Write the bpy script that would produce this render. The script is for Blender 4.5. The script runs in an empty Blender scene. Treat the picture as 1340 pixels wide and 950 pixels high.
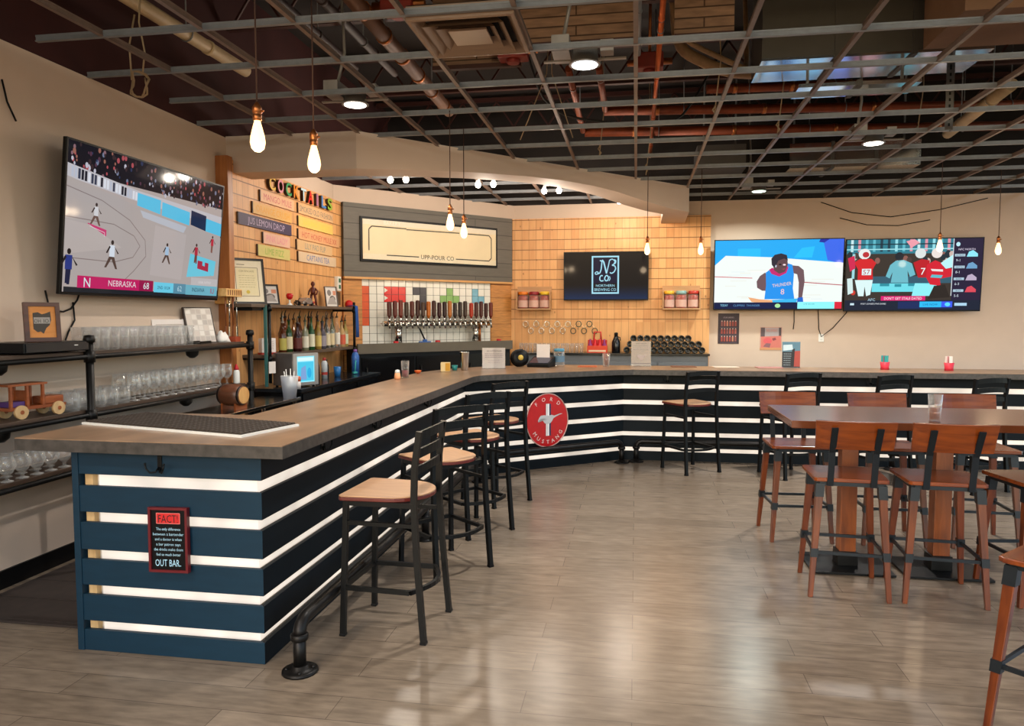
import bpy, bmesh, math, random
from mathutils import Vector, Matrix
R = math.radians
rnd = random.Random(7)
S = bpy.context.scene
C = S.collection

# ------------------------------------------------------------------ materials
def lin(h):
    h = h.lstrip('#')
    out = []
    for i in (0, 2, 4):
        c = int(h[i:i+2], 16) / 255.0
        out.append(c/12.92 if c <= .04045 else ((c+.055)/1.055)**2.4)
    return tuple(out) + (1.0,)

_M = {}
def mat(name, col, rough=.5, metal=0., var=.12, scale=14., bump=0., spec=.5, stretch=None):
    """plain procedural surface: a base colour broken up by noise"""
    if name in _M: return _M[name]
    m = bpy.data.materials.new(name); m.use_nodes = True; _M[name] = m
    nt = m.node_tree; b = nt.nodes['Principled BSDF']
    tc = nt.nodes.new('ShaderNodeTexCoord'); nz = nt.nodes.new('ShaderNodeTexNoise')
    nz.inputs['Scale'].default_value = scale; nz.inputs['Detail'].default_value = 4
    if stretch:
        mp = nt.nodes.new('ShaderNodeMapping'); mp.inputs['Scale'].default_value = stretch
        nt.links.new(tc.outputs['Object'], mp.inputs['Vector']); nt.links.new(mp.outputs['Vector'], nz.inputs['Vector'])
    else:
        nt.links.new(tc.outputs['Object'], nz.inputs['Vector'])
    mx = nt.nodes.new('ShaderNodeMix'); mx.data_type = 'RGBA'
    c = lin(col)
    mx.inputs[6].default_value = tuple(max(0, v*(1-var*1.6)) for v in c[:3]) + (1,)
    mx.inputs[7].default_value = tuple(min(1, v*(1+var*1.6)) for v in c[:3]) + (1,)
    nt.links.new(nz.outputs['Fac'], mx.inputs[0]); nt.links.new(mx.outputs[2], b.inputs['Base Color'])
    b.inputs['Roughness'].default_value = rough; b.inputs['Metallic'].default_value = metal
    b.inputs['Specular IOR Level'].default_value = spec
    if bump:
        bp = nt.nodes.new('ShaderNodeBump'); bp.inputs['Strength'].default_value = bump; bp.inputs['Distance'].default_value = .01
        nt.links.new(nz.outputs['Fac'], bp.inputs['Height']); nt.links.new(bp.outputs['Normal'], b.inputs['Normal'])
    return m

def emis(name, col, strength, vary=0.):
    if name in _M: return _M[name]
    m = bpy.data.materials.new(name); m.use_nodes = True; _M[name] = m
    nt = m.node_tree; b = nt.nodes['Principled BSDF']
    b.inputs['Base Color'].default_value = (.3, .3, .3, 1)
    b.inputs['Emission Color'].default_value = lin(col); b.inputs['Emission Strength'].default_value = strength
    if vary:
        tc = nt.nodes.new('ShaderNodeTexCoord'); nz = nt.nodes.new('ShaderNodeTexNoise'); nz.inputs['Scale'].default_value = 3.2; nz.inputs['Detail'].default_value = 2
        nt.links.new(tc.outputs['Object'], nz.inputs['Vector']); mr = nt.nodes.new('ShaderNodeMapRange')
        mr.inputs['From Min'].default_value = .3; mr.inputs['From Max'].default_value = .7; mr.inputs['To Min'].default_value = strength*(1-vary); mr.inputs['To Max'].default_value = strength*(1+vary)
        nt.links.new(nz.outputs['Fac'], mr.inputs['Value']); nt.links.new(mr.outputs[0], b.inputs['Emission Strength'])
    return m

def scr(col, k=1.0):
    """one colour of a lit screen"""
    n = 'screen_%s_%d' % (col.strip('#'), round(k*100))
    if n in _M: return _M[n]
    m = bpy.data.materials.new(n); m.use_nodes = True; _M[n] = m
    b = m.node_tree.nodes['Principled BSDF']
    b.inputs['Base Color'].default_value = (.004, .004, .005, 1); b.inputs['Roughness'].default_value = .06; b.inputs['Specular IOR Level'].default_value = .07
    b.inputs['Emission Color'].default_value = lin(col); b.inputs['Emission Strength'].default_value = k
    return m

def flat(col, rough=.55):
    return mat('print_' + col.strip('#'), col, rough, 0, .04, 30)

def glass(name, tint='#ffffff', body=.9, rough=.04):
    """thin glass: mostly see-through with a sharp sheen"""
    if name in _M: return _M[name]
    m = bpy.data.materials.new(name); m.use_nodes = True; _M[name] = m
    nt = m.node_tree; nt.nodes.clear()
    out = nt.nodes.new('ShaderNodeOutputMaterial'); mx = nt.nodes.new('ShaderNodeMixShader')
    tr = nt.nodes.new('ShaderNodeBsdfTransparent'); gl = nt.nodes.new('ShaderNodeBsdfGlossy')
    lw = nt.nodes.new('ShaderNodeLayerWeight'); lw.inputs['Blend'].default_value = .35
    mp = nt.nodes.new('ShaderNodeMapRange'); mp.inputs['To Min'].default_value = (1-body)*.5; mp.inputs['To Max'].default_value = .6
    nz = nt.nodes.new('ShaderNodeTexNoise'); nz.inputs['Scale'].default_value = 30
    bp = nt.nodes.new('ShaderNodeBump'); bp.inputs['Strength'].default_value = .03
    nt.links.new(nz.outputs['Fac'], bp.inputs['Height']); nt.links.new(bp.outputs['Normal'], gl.inputs['Normal'])
    tr.inputs['Color'].default_value = lin(tint); gl.inputs['Roughness'].default_value = rough
    gl.inputs['Color'].default_value = (.95, .95, .93, 1)
    nt.links.new(lw.outputs['Facing'], mp.inputs['Value']); nt.links.new(mp.outputs['Result'], mx.inputs['Fac'])
    df = nt.nodes.new('ShaderNodeBsdfDiffuse'); df.inputs['Color'].default_value = (.9, .9, .88, 1)
    m2 = nt.nodes.new('ShaderNodeMixShader'); m2.inputs['Fac'].default_value = .5
    nt.links.new(gl.outputs['BSDF'], m2.inputs[1]); nt.links.new(df.outputs['BSDF'], m2.inputs[2])
    nt.links.new(tr.outputs['BSDF'], mx.inputs[1]); nt.links.new(m2.outputs['Shader'], mx.inputs[2])
    nt.links.new(mx.outputs['Shader'], out.inputs['Surface'])
    return m

def bricky(name, c1, c2, mortar, bw, bh, gap, axes, rough=.55, offset=.5, grain=None, bump=.3, var=.12, spec=.5, sq=1.0, vary=0., coat=0.):
    """boards / planks / tiles: brick texture over two of the object's axes ('xy', 'yz', 'xz', 'uz' = along the diagonal)"""
    if name in _M: return _M[name]
    m = bpy.data.materials.new(name); m.use_nodes = True; _M[name] = m
    nt = m.node_tree; b = nt.nodes['Principled BSDF']
    tc = nt.nodes.new('ShaderNodeTexCoord'); sp = nt.nodes.new('ShaderNodeSeparateXYZ'); cb = nt.nodes.new('ShaderNodeCombineXYZ')
    nt.links.new(tc.outputs['Object'], sp.inputs[0])
    ix = {'x': 0, 'y': 1, 'z': 2}
    nt.links.new(sp.outputs[ix[axes[0]]], cb.inputs[0]); nt.links.new(sp.outputs[ix[axes[1]]], cb.inputs[1])
    br = nt.nodes.new('ShaderNodeTexBrick'); br.offset = offset; br.squash = sq; br.squash_frequency = 2
    nt.links.new(cb.outputs[0], br.inputs['Vector'])
    br.inputs['Color1'].default_value = lin(c1); br.inputs['Color2'].default_value = lin(c2); br.inputs['Mortar'].default_value = lin(mortar)
    br.inputs['Scale'].default_value = 1; br.inputs['Mortar Size'].default_value = gap; br.inputs['Mortar Smooth'].default_value = .2
    br.inputs['Brick Width'].default_value = bw; br.inputs['Row Height'].default_value = bh; br.inputs['Bias'].default_value = 0
    nz = nt.nodes.new('ShaderNodeTexNoise'); nz.inputs['Scale'].default_value = 6; nz.inputs['Detail'].default_value = 6
    mp = nt.nodes.new('ShaderNodeMapping'); mp.inputs['Scale'].default_value = grain or (1, 1, 1)
    nt.links.new(cb.outputs[0], mp.inputs['Vector']); nt.links.new(mp.outputs[0], nz.inputs['Vector'])
    mx = nt.nodes.new('ShaderNodeMix'); mx.data_type = 'RGBA'; mx.blend_type = 'MULTIPLY'
    mr = nt.nodes.new('ShaderNodeMapRange'); mr.inputs['From Min'].default_value = .25; mr.inputs['From Max'].default_value = .75
    mr.inputs['To Min'].default_value = 1-2*var; mr.inputs['To Max'].default_value = 1+var
    nt.links.new(nz.outputs['Fac'], mr.inputs['Value'])
    mx.inputs[0].default_value = 1
    nt.links.new(br.outputs['Color'], mx.inputs[6]); nt.links.new(mr.outputs[0], mx.inputs[7])
    nt.links.new(mx.outputs[2], b.inputs['Base Color'])
    b.inputs['Roughness'].default_value = rough; b.inputs['Specular IOR Level'].default_value = spec
    if coat: b.inputs['Coat Weight'].default_value = coat; b.inputs['Coat Roughness'].default_value = .12
    if bump:
        bp = nt.nodes.new('ShaderNodeBump'); bp.inputs['Strength'].default_value = bump; bp.inputs['Distance'].default_value = .006; bp.invert = True
        nt.links.new(br.outputs['Fac'], bp.inputs['Height']); nt.links.new(bp.outputs['Normal'], b.inputs['Normal'])
    return m

def wood(name, c1, c2, rough=.4, axis='x', scale=9., spec=.5):
    """long-grain timber along one object axis"""
    if name in _M: return _M[name]
    m = bpy.data.materials.new(name); m.use_nodes = True; _M[name] = m
    nt = m.node_tree; b = nt.nodes['Principled BSDF']
    tc = nt.nodes.new('ShaderNodeTexCoord'); mp = nt.nodes.new('ShaderNodeMapping')
    sc = {'x': (.12, 1, 1), 'y': (1, .12, 1), 'z': (1, 1, .12)}[axis]
    mp.inputs['Scale'].default_value = sc
    nz = nt.nodes.new('ShaderNodeTexNoise'); nz.inputs['Scale'].default_value = scale*3; nz.inputs['Detail'].default_value = 6; nz.inputs['Distortion'].default_value = .6
    nt.links.new(tc.outputs['Object'], mp.inputs['Vector']); nt.links.new(mp.outputs[0], nz.inputs['Vector'])
    rp = nt.nodes.new('ShaderNodeValToRGB'); rp.color_ramp.elements[0].position = .3; rp.color_ramp.elements[1].position = .7
    rp.color_ramp.elements[0].color = lin(c1); rp.color_ramp.elements[1].color = lin(c2)
    nt.links.new(nz.outputs['Fac'], rp.inputs[0]); nt.links.new(rp.outputs[0], b.inputs['Base Color'])
    b.inputs['Roughness'].default_value = rough; b.inputs['Specular IOR Level'].default_value = spec
    return m

def pine(name, ax, zlow, bw=.104, step=.1445, z0=2.892, tone=('#e5ac70', '#d19359', '#7d4f2b')):
    """upright pine boards with knots and level grooves cut across them down to zlow"""
    if name in _M: return _M[name]
    m = bpy.data.materials.new(name); m.use_nodes = True; _M[name] = m
    nt = m.node_tree; b = nt.nodes['Principled BSDF']; L = nt.links.new
    def math_(op, a, b2=None, c=None):
        n = nt.nodes.new('ShaderNodeMath'); n.operation = op
        for k, v in enumerate((a, b2, c)):
            if v is None: continue
            if isinstance(v, (int, float)): n.inputs[k].default_value = v
            else: L(v, n.inputs[k])
        return n.outputs[0]
    tc = nt.nodes.new('ShaderNodeTexCoord'); sp = nt.nodes.new('ShaderNodeSeparateXYZ'); L(tc.outputs['Object'], sp.inputs[0])
    u, z = sp.outputs['xyz'.index(ax)], sp.outputs[2]
    col = math_('FLOOR', math_('DIVIDE', u, bw)); row = math_('FLOOR', math_('DIVIDE', math_('SUBTRACT', z, z0), step))
    fu = math_('FRACT', math_('DIVIDE', u, bw)); fz = math_('FRACT', math_('DIVIDE', math_('SUBTRACT', z, z0), step))
    above = math_('GREATER_THAN', z, zlow)
    vline = math_('LESS_THAN', fu, .06)
    groove = math_('MULTIPLY', math_('LESS_THAN', math_('ABSOLUTE', math_('SUBTRACT', fz, .5)), 2), math_('MULTIPLY', above, math_('GREATER_THAN', math_('ABSOLUTE', math_('SUBTRACT', fz, .5)), .462)))
    cb = nt.nodes.new('ShaderNodeCombineXYZ'); L(col, cb.inputs[0]); L(math_('MULTIPLY', row, above), cb.inputs[1])
    wn = nt.nodes.new('ShaderNodeTexWhiteNoise'); wn.noise_dimensions = '2D'; L(cb.outputs[0], wn.inputs['Vector'])
    mp = nt.nodes.new('ShaderNodeMapping'); mp.inputs['Scale'].default_value = (9, 9, .9); L(tc.outputs['Object'], mp.inputs['Vector'])
    nz = nt.nodes.new('ShaderNodeTexNoise'); nz.inputs['Scale'].default_value = 4; nz.inputs['Detail'].default_value = 5; L(mp.outputs[0], nz.inputs['Vector'])
    mk = nt.nodes.new('ShaderNodeMapping'); mk.inputs['Scale'].default_value = (1.6, 1.6, 1); L(tc.outputs['Object'], mk.inputs['Vector'])
    vo = nt.nodes.new('ShaderNodeTexVoronoi'); vo.inputs['Scale'].default_value = 4.2; L(mk.outputs[0], vo.inputs['Vector'])
    knot = math_('LESS_THAN', vo.outputs['Distance'], .075)
    def mix(f, a, c):
        n = nt.nodes.new('ShaderNodeMix'); n.data_type = 'RGBA'
        if isinstance(f, (int, float)): n.inputs[0].default_value = f
        else: L(f, n.inputs[0])
        for k, v in ((6, a), (7, c)):
            if isinstance(v, str): n.inputs[k].default_value = lin(v)
            else: L(v, n.inputs[k])
        return n.outputs[2]
    c0 = mix(math_('ADD', math_('MULTIPLY', wn.outputs['Value'], .75), math_('MULTIPLY', math_('SUBTRACT', nz.outputs['Fac'], .5), 1.2)), tone[0], tone[1])
    c1 = mix(math_('MULTIPLY', knot, .55), c0, tone[2]); c2 = mix(math_('MULTIPLY', vline, .5), c1, tone[2]); c3 = mix(math_('MULTIPLY', groove, .9), c2, tone[2])
    L(c3, b.inputs['Base Color']); b.inputs['Roughness'].default_value = .5
    bp = nt.nodes.new('ShaderNodeBump'); bp.inputs['Strength'].default_value = .4; bp.inputs['Distance'].default_value = .006; bp.invert = True
    L(math_('MAXIMUM', vline, groove), bp.inputs['Height']); L(bp.outputs['Normal'], b.inputs['Normal'])
    return m

# ------------------------------------------------------------------ mesh builder
class MB:
    def __init__(s, m=None):
        s.bm = bmesh.new(); s.mats = []; s.i = 0
        if m: s.use(m)
    def use(s, m):
        if m not in s.mats: s.mats.append(m)
        s.i = s.mats.index(m); return s
    def f(s, vs, smooth=False):
        try: fc = s.bm.faces.new(vs)
        except ValueError: return
        fc.material_index = s.i; fc.smooth = smooth; return fc
    def v(s, p): return s.bm.verts.new(p)
    def hexa(s, p):
        """8 corners: 4 below (ccw from above), 4 above"""
        v = [s.v(q) for q in p]
        for a in ((3, 2, 1, 0), (4, 5, 6, 7), (0, 1, 5, 4), (1, 2, 6, 5), (2, 3, 7, 6), (3, 0, 4, 7)): s.f([v[k] for k in a])
        return s
    def box(s, c, d, rz=0, bev=0.):
        x, y, z = d[0]/2, d[1]/2, d[2]/2
        M = Matrix.Translation(c) @ Matrix.Rotation(rz, 4, 'Z')
        p = [M @ Vector(q) for q in ((-x, -y, -z), (x, -y, -z), (x, y, -z), (-x, y, -z), (-x, -y, z), (x, -y, z), (x, y, z), (-x, y, z))]
        if not bev: return s.hexa(p)
        n0 = len(s.bm.verts); t = bmesh.new(); k = MB.__new__(MB); k.bm = t; k.mats = s.mats; k.i = s.i; k.hexa(p)
        bmesh.ops.bevel(t, geom=list(t.edges), offset=bev, segments=2, affect='EDGES', profile=.5)
        s.merge(t); return s
    def b2(s, lo, hi, bev=0.):
        return s.box([(lo[k]+hi[k])/2 for k in range(3)], [hi[k]-lo[k] for k in range(3)], 0, bev)
    def merge(s, t, M=None):
        mp = {}
        for v in t.verts: mp[v] = s.v(M @ v.co if M else v.co)
        for fc in t.faces:
            n = s.f([mp[v] for v in fc.verts], fc.smooth)
            if n: n.material_index = s.i
        t.free()
    def bar(s, a, b, w, h, up=(0, 0, 1)):
        """rectangular bar from a to b, w across, h along up"""
        a, b = Vector(a), Vector(b); d = (b-a).normalized(); u = Vector(up)
        if abs(d.dot(u)) > .98: u = Vector((0, 1, 0))
        x = d.cross(u).normalized(); u = x.cross(d).normalized()
        q = [a-x*w/2-u*h/2, a+x*w/2-u*h/2, b+x*w/2-u*h/2, b-x*w/2-u*h/2, a-x*w/2+u*h/2, a+x*w/2+u*h/2, b+x*w/2+u*h/2, b-x*w/2+u*h/2]
        return s.hexa(q)
    def taper(s, a, b, ra, rb):
        """square tapered leg from a (top) to b (foot)"""
        a, b = Vector(a), Vector(b)
        q = []
        for p, r in ((b, rb), (a, ra)):
            q += [p+Vector((-r, -r, 0)), p+Vector((r, -r, 0)), p+Vector((r, r, 0)), p+Vector((-r, r, 0))]
        return s.hexa(q)
    def tube(s, pts, r, n=10, closed=False, caps=True, smooth=True):
        pts = [Vector(p) for p in pts]; N = len(pts); rr = r if isinstance(r, (list, tuple)) else [r]*N
        rings = []; up = None
        for i, p in enumerate(pts):
            if closed: d = pts[(i+1) % N]-pts[i-1]
            elif i == 0: d = pts[1]-pts[0]
            elif i == N-1: d = pts[-1]-pts[-2]
            else: d = (pts[i+1]-pts[i]).normalized()+(pts[i]-pts[i-1]).normalized()
            if d.length < 1e-9: d = Vector((0, 0, 1))
            d.normalize()
            if up is None:
                up = Vector((0, 0, 1)) if abs(d.z) < .9 else Vector((0, 1, 0))
            x = d.cross(up)
            if x.length < 1e-4: x = d.cross(Vector((1, 0, 0)))
            x.normalize(); up = x.cross(d).normalized()
            rings.append([s.v(p + x*math.cos(2*math.pi*k/n)*rr[i] + up*math.sin(2*math.pi*k/n)*rr[i]) for k in range(n)])
        M = N if closed else N-1
        for i in range(M):
            A, B = rings[i], rings[(i+1) % N]
            for k in range(n): s.f([A[k], A[(k+1) % n], B[(k+1) % n], B[k]], smooth)
        if caps and not closed:
            s.f(rings[0][::-1]); s.f(rings[-1])
        return s
    def lathe(s, prof, c=(0, 0, 0), n=20, smooth=True, M=None, cap=True):
        """prof: [(r, z)...] from the bottom up, around the z axis through c"""
        c = Vector(c); rings = []
        T = (lambda p: M @ p) if M else (lambda p: p)
        for r, z in prof:
            if r < 1e-5: rings.append([s.v(T(c+Vector((0, 0, z))))])
            else: rings.append([s.v(T(c+Vector((r*math.cos(2*math.pi*k/n), r*math.sin(2*math.pi*k/n), z)))) for k in range(n)])
        for A, B in zip(rings, rings[1:]):
            for k in range(n):
                if len(A) == 1 and len(B) == 1: continue
                if len(A) == 1: s.f([A[0], B[(k+1) % n], B[k]], smooth)
                elif len(B) == 1: s.f([A[k], A[(k+1) % n], B[0]], smooth)
                else: s.f([A[k], A[(k+1) % n], B[(k+1) % n], B[k]], smooth)
        if cap:
            if len(rings[0]) > 1: s.f(rings[0][::-1])
            if len(rings[-1]) > 1: s.f(rings[-1])
        return s
    def cyl(s, a, b, r, n=16): return s.tube([a, b], r, n)
    def prism(s, poly, z0, z1, smooth_sides=False):
        """plan polygon (ccw) pulled up from z0 to z1"""
        lo = [s.v((p[0], p[1], z0)) for p in poly]; hi = [s.v((p[0], p[1], z1)) for p in poly]
        s.f(lo[::-1]); s.f(hi); n = len(poly)
        for k in range(n): s.f([lo[k], lo[(k+1) % n], hi[(k+1) % n], hi[k]], smooth_sides)
        return s
    def slab(s, poly, o, ux, uy, t):
        """flat polygon in the plane (o, ux, uy) given thickness t along ux x uy"""
        o, ux, uy = Vector(o), Vector(ux), Vector(uy); nn = ux.cross(uy).normalized()
        lo = [s.v(o+ux*p[0]+uy*p[1]) for p in poly]; hi = [s.v(o+ux*p[0]+uy*p[1]+nn*t) for p in poly]
        n = len(poly); s.f(lo[::-1]); s.f(hi)
        for k in range(n): s.f([lo[k], lo[(k+1) % n], hi[(k+1) % n], hi[k]])
        return s
    def build(s, name, m=None, parent=None, bevel=0., loc=None):
        me = bpy.data.meshes.new(name)
        if m is not None and not s.mats: s.use(m)
        bmesh.ops.recalc_face_normals(s.bm, faces=[f for f in s.bm.faces]) if not getattr(s, 'keepn', False) else None
        s.bm.to_mesh(me); s.bm.free()
        for k in s.mats: me.materials.append(k)
        o = bpy.data.objects.new(name, me); C.objects.link(o)
        if parent: o.parent = parent
        if loc is not None: o.location = loc
        if bevel:
            md = o.modifiers.new('bev', 'BEVEL'); md.width = bevel; md.segments = 2; md.limit_method = 'ANGLE'; md.angle_limit = R(40)
        return o

def tag(o, label, cat, group=None, kind=None):
    if label: o['label'] = label
    if cat: o['category'] = cat
    if group: o['group'] = group
    if kind: o['kind'] = kind
    return o
def thing(name, label, cat, loc=(0, 0, 0), rz=0., group=None, rot=None):
    o = bpy.data.objects.new(name, None); C.objects.link(o); o.empty_display_size = .1
    o.location = loc; o.rotation_euler = rot or (0, 0, rz)
    return tag(o, label, cat, group)
def struct(o): o['kind'] = 'structure'; return o
def kids(o): return [c for c in bpy.data.objects if c.parent == o]
def dup(o, loc, rz=None, label=None, group=None, scale=None, _ch={}):
    """a copy of a thing with copies of its parts and sub-parts"""
    if o.name not in _ch: _ch[o.name] = [(c, kids(c)) for c in kids(o)]
    r = o.copy(); C.objects.link(r); r.location = loc
    if rz is not None: r.rotation_euler = (0, 0, rz)
    if scale: r.scale = scale
    if label: r['label'] = label
    if group: r['group'] = group
    for c, sub in _ch[o.name]:
        k = c.copy(); C.objects.link(k); k.parent = r
        for g in sub:
            h = g.copy(); C.objects.link(h); h.parent = k
    return r

# ------------------------------------------------------------------ lettering
_TX = {}
def text2d(t):
    """triangulated outline of a word: (verts, faces, width) scaled so that a capital is 1 high"""
    if t in _TX: return _TX[t]
    cu = bpy.data.curves.new('lettering', 'FONT'); cu.body = t; cu.size = 1/.729; cu.resolution_u = 2
    ob = bpy.data.objects.new('lettering', cu); C.objects.link(ob)
    dg = bpy.context.evaluated_depsgraph_get(); me = bpy.data.meshes.new_from_object(ob.evaluated_get(dg))
    vs = [(v.co.x, v.co.y) for v in me.vertices]; fs = [tuple(p.vertices) for p in me.polygons]
    bpy.data.objects.remove(ob); bpy.data.curves.remove(cu); bpy.data.meshes.remove(me)
    x0 = min(v[0] for v in vs); x1 = max(v[0] for v in vs)
    _TX[t] = ([(x-x0, y) for x, y in vs], fs, x1-x0); return _TX[t]

class Canvas:
    """flat artwork on a plane: u to the right 0..W, v downwards 0..H (metres), lying in the local xz plane and facing -y"""
    def __init__(s, W, H, colour, y=0., M=None, step=.0004):
        s.W, s.H, s.c, s.y, s.step = W, H, colour, y, step
        s.mb = MB(); s.mb.keepn = True; s.M = M
    def p(s, u, v): 
        q = Vector(((u-.5)*s.W, s.y, (.5-v)*s.H)); return s.M @ q if s.M else q
    def poly(s, pts, col):
        s.mb.use(s.c(col)); s.mb.f([s.mb.v(s.p(*q)) for q in pts]); s.y -= s.step
        return s
    def rect(s, a, b, c, d, col): return s.poly([(a, d), (c, d), (c, b), (a, b)], col)
    def ell(s, cu, cv, ru, rv, col, n=16):
        return s.poly([(cu+ru*math.cos(2*math.pi*k/n), cv-rv*math.sin(2*math.pi*k/n)) for k in range(n)], col)
    def line(s, pts, w, col):
        """w in metres"""
        for (a, b), (c, d) in zip(pts, pts[1:]):
            dx, dy = (c-a)*s.W, (d-b)*s.H; L = math.hypot(dx, dy) or 1e-6
            nx, ny = -dy/L*w/2/s.W, dx/L*w/2/s.H
            s.mb.use(s.c(col)); s.mb.f([s.mb.v(s.p(*q)) for q in ((a+nx, b+ny), (c+nx, d+ny), (c-nx, d-ny), (a-nx, b-ny))][::1])
        s.y -= s.step
        return s
    def text(s, t, u, v, h, col, align='c', maxw=None, slant=0., rot=0., bold=0.):
        """v = baseline, h = capital height as a share of H, u anchor"""
        vs, fs, w = text2d(t); k = h*s.H; kx = k
        if maxw and w*k > maxw*s.W: kx = maxw*s.W/w
        off = {'c': -w*kx/2, 'l': 0, 'r': -w*kx}[align]
        ca, sa = math.cos(rot), math.sin(rot)
        s.mb.use(s.c(col)); V = []
        for x, y in vs:
            X, Y = off+x*kx+slant*y*k, y*k
            X, Y = X*ca-Y*sa, X*sa+Y*ca
            V.append(s.mb.v(s.p(u+X/s.W, v-Y/s.H)))
        for f in fs: s.mb.f([V[i] for i in f])
        s.y -= s.step
        return s
    def lines_of_type(s, u0, u1, v0, n, dv, h, col, seed=1):
        """rows of tiny unreadable print as broken dashes"""
        r = random.Random(seed)
        for i in range(n):
            u = u0
            while u < u1-.02:
                w = min(r.uniform(.03, .1), u1-u); s.rect(u, v0+i*dv, u+w, v0+i*dv+h, col); s.y += s.step; u += w+.02
        s.y -= s.step
        return s
    def build(s, name, parent=None): return s.mb.build(name, None, parent)
# ------------------------------------------------------------------ camera
cam = bpy.data.cameras.new('camera'); co = bpy.data.objects.new('camera', cam); C.objects.link(co)
cam.sensor_fit = 'HORIZONTAL'; cam.sensor_width = 36; cam.lens = 960/1340*36; cam.clip_start = .05
EYE = 1.62
co.location = (0, 0, EYE); co.rotation_euler = (R(90-3.576), 0, R(9.56)); S.camera = co

# ------------------------------------------------------------------ palette
M_wall = mat('painted_wall', '#d2bba8', .75, 0, .03, 5)
M_soffit = mat('soffit_paint', '#d2c0b2', .75, 0, .03, 4)
M_dark = mat('dark_void', '#36100f', .9, 0, .25, 3)
M_deck = mat('deck_dark', '#1d1613', .9, 0, .35, 3)
M_steel = mat('galvanised_tee', '#74767a', .42, .1, .15, 20)
M_black = mat('black_metal', '#08090a', .4, .0, .15, 25, 0, .22)
M_blackp = mat('black_plastic', '#0b0b0d', .4, 0, .1, 30, 0, .2)
M_pipe = mat('black_iron_pipe', '#1e1c1b', .42, .7, .25, 18)
M_chrome = mat('polished_steel', '#c9c6c0', .18, 1., .06, 20)
M_copper = mat('old_copper', '#b06a3c', .35, .9, .2, 18)
M_orange = mat('rusty_orange_pipe', '#74310f', .5, .4, .25, 12)
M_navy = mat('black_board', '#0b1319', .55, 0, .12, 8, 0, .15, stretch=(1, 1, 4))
M_cool_white = mat('white_enamel', '#e8e6e0', .4, 0, .03, 10)
M_lightwood = wood('pine_light', '#d9a566', '#e8bd84', .5, 'z')
M_brownwood = wood('brown_stained_wood', '#6a3414', '#8f4d22', .35, 'z')
M_paper = flat('#e2d8d2', .8)
M_glass = glass('clear_glass')
PINE1, PINE2, PINEM = '#e0ae74', '#cf965a', '#8a5426'
M_pine_y = pine('pine_cladding_left', 'y', 2.05, .104, .130, 2.626)
M_pine_x = pine('pine_cladding_far', 'x', 1.55)
M_amber = bricky('amber_boards', '#c58443', '#d2934f', '#8a5426', 3., .19, .004, 'xz', .45, .5, (1.2, 8, 1), .3, .16)
M_slate = bricky('grey_shiplap', '#645f57', '#6c665e', '#4a4640', 4., .2, .006, 'xz', .6, .5, (1, 6, 1), .3, .06)
M_floor = bricky('vinyl_plank_floor', '#7a6b5b', '#897968', '#5c5045', 1.22, .18, .002, 'xy', .25, .37, (1.1, 4.5, 1), .1, .17, .5)

# ------------------------------------------------------------------ the room
XL, XR, YB, YF, ZG, ZD = -3.72, 7.2, -2.6, 10.8, 3.25, 4.7
struct(MB().b2((XL-.2, YB, -.1), (XR, YF+.2, 0)).build('floor', M_floor))
struct(MB().b2((XL-.15, YB, 0), (XL, 9.2, ZG+.01)).build('wall_left', M_wall))
struct(MB().b2((XL-.15, YF, 0), (XR, YF+.15, ZG+.01)).build('wall_far', M_wall))
struct(MB().b2((XL-.15, YB, ZG+.01), (XL, YF+.15, ZD)).build('wall_left_void', M_dark))
struct(MB().b2((XL, YF, ZG+.01), (XR, YF+.15, ZD)).build('wall_far_void', M_deck))
struct(MB().b2((XL-.15, YB, ZD), (XR, YF+.15, ZD+.15)).build('ceiling', M_deck))
struct(MB().b2((XL, YB, 0), (XL+.015, 6.1, .11), ).build('baseboard_left', M_blackp))
# pine cladding on the left wall, with its end post
m = MB(M_pine_y); m.b2((XL, 6.2, .0), (-3.65, 8.80, 3.055))
struct(m.build('wall_left_pine'))
m = MB(wood('post_wood', '#9a5b2c', '#b4713a', .45, 'z')); m.b2((XL, 6.115, .0), (-3.60, 6.2, 3.06), .004)
struct(m.build('trim_1'))
m = MB(M_pine_x); m.b2((-1.86, 10.74, 0), (1.03, YF, 3.055))
struct(m.build('wall_far_pine'))
# the diagonal wall: local x runs along it, the room lies on local -y
DA = R(47.15); DO = Vector((-3.65, 8.792, 0)); DL = 2.657
def onD(o):
    o.location = DO; o.rotation_euler = (0, 0, DA); return o
def Dp(x, y, z):
    return DO + Vector((x*math.cos(DA)-y*math.sin(DA), x*math.sin(DA)+y*math.cos(DA), z))
struct(onD(MB(M_wall).b2((-.1, 0, 0), (DL+.1, .12, ZG+.01)).build('wall_diagonal')))
struct(onD(MB(M_slate).b2((0, -.06, 2.13), (DL, 0, 3.055)).build('wall_diagonal_shiplap')))
struct(onD(MB(M_amber).b2((0, -.035, 0), (.256, 0, 2.13)).build('wall_diagonal_boards')))
struct(onD(MB(M_amber).b2((2.29, -.035, 0), (DL, 0, 2.13)).build('wall_diagonal_boards')))
struct(onD(MB(wood('ledger_wood', '#c98f52', '#dba769', .5, 'x')).b2((0, -.075, 2.105), (DL, -.035, 2.132)).build('trim_2')))
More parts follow.
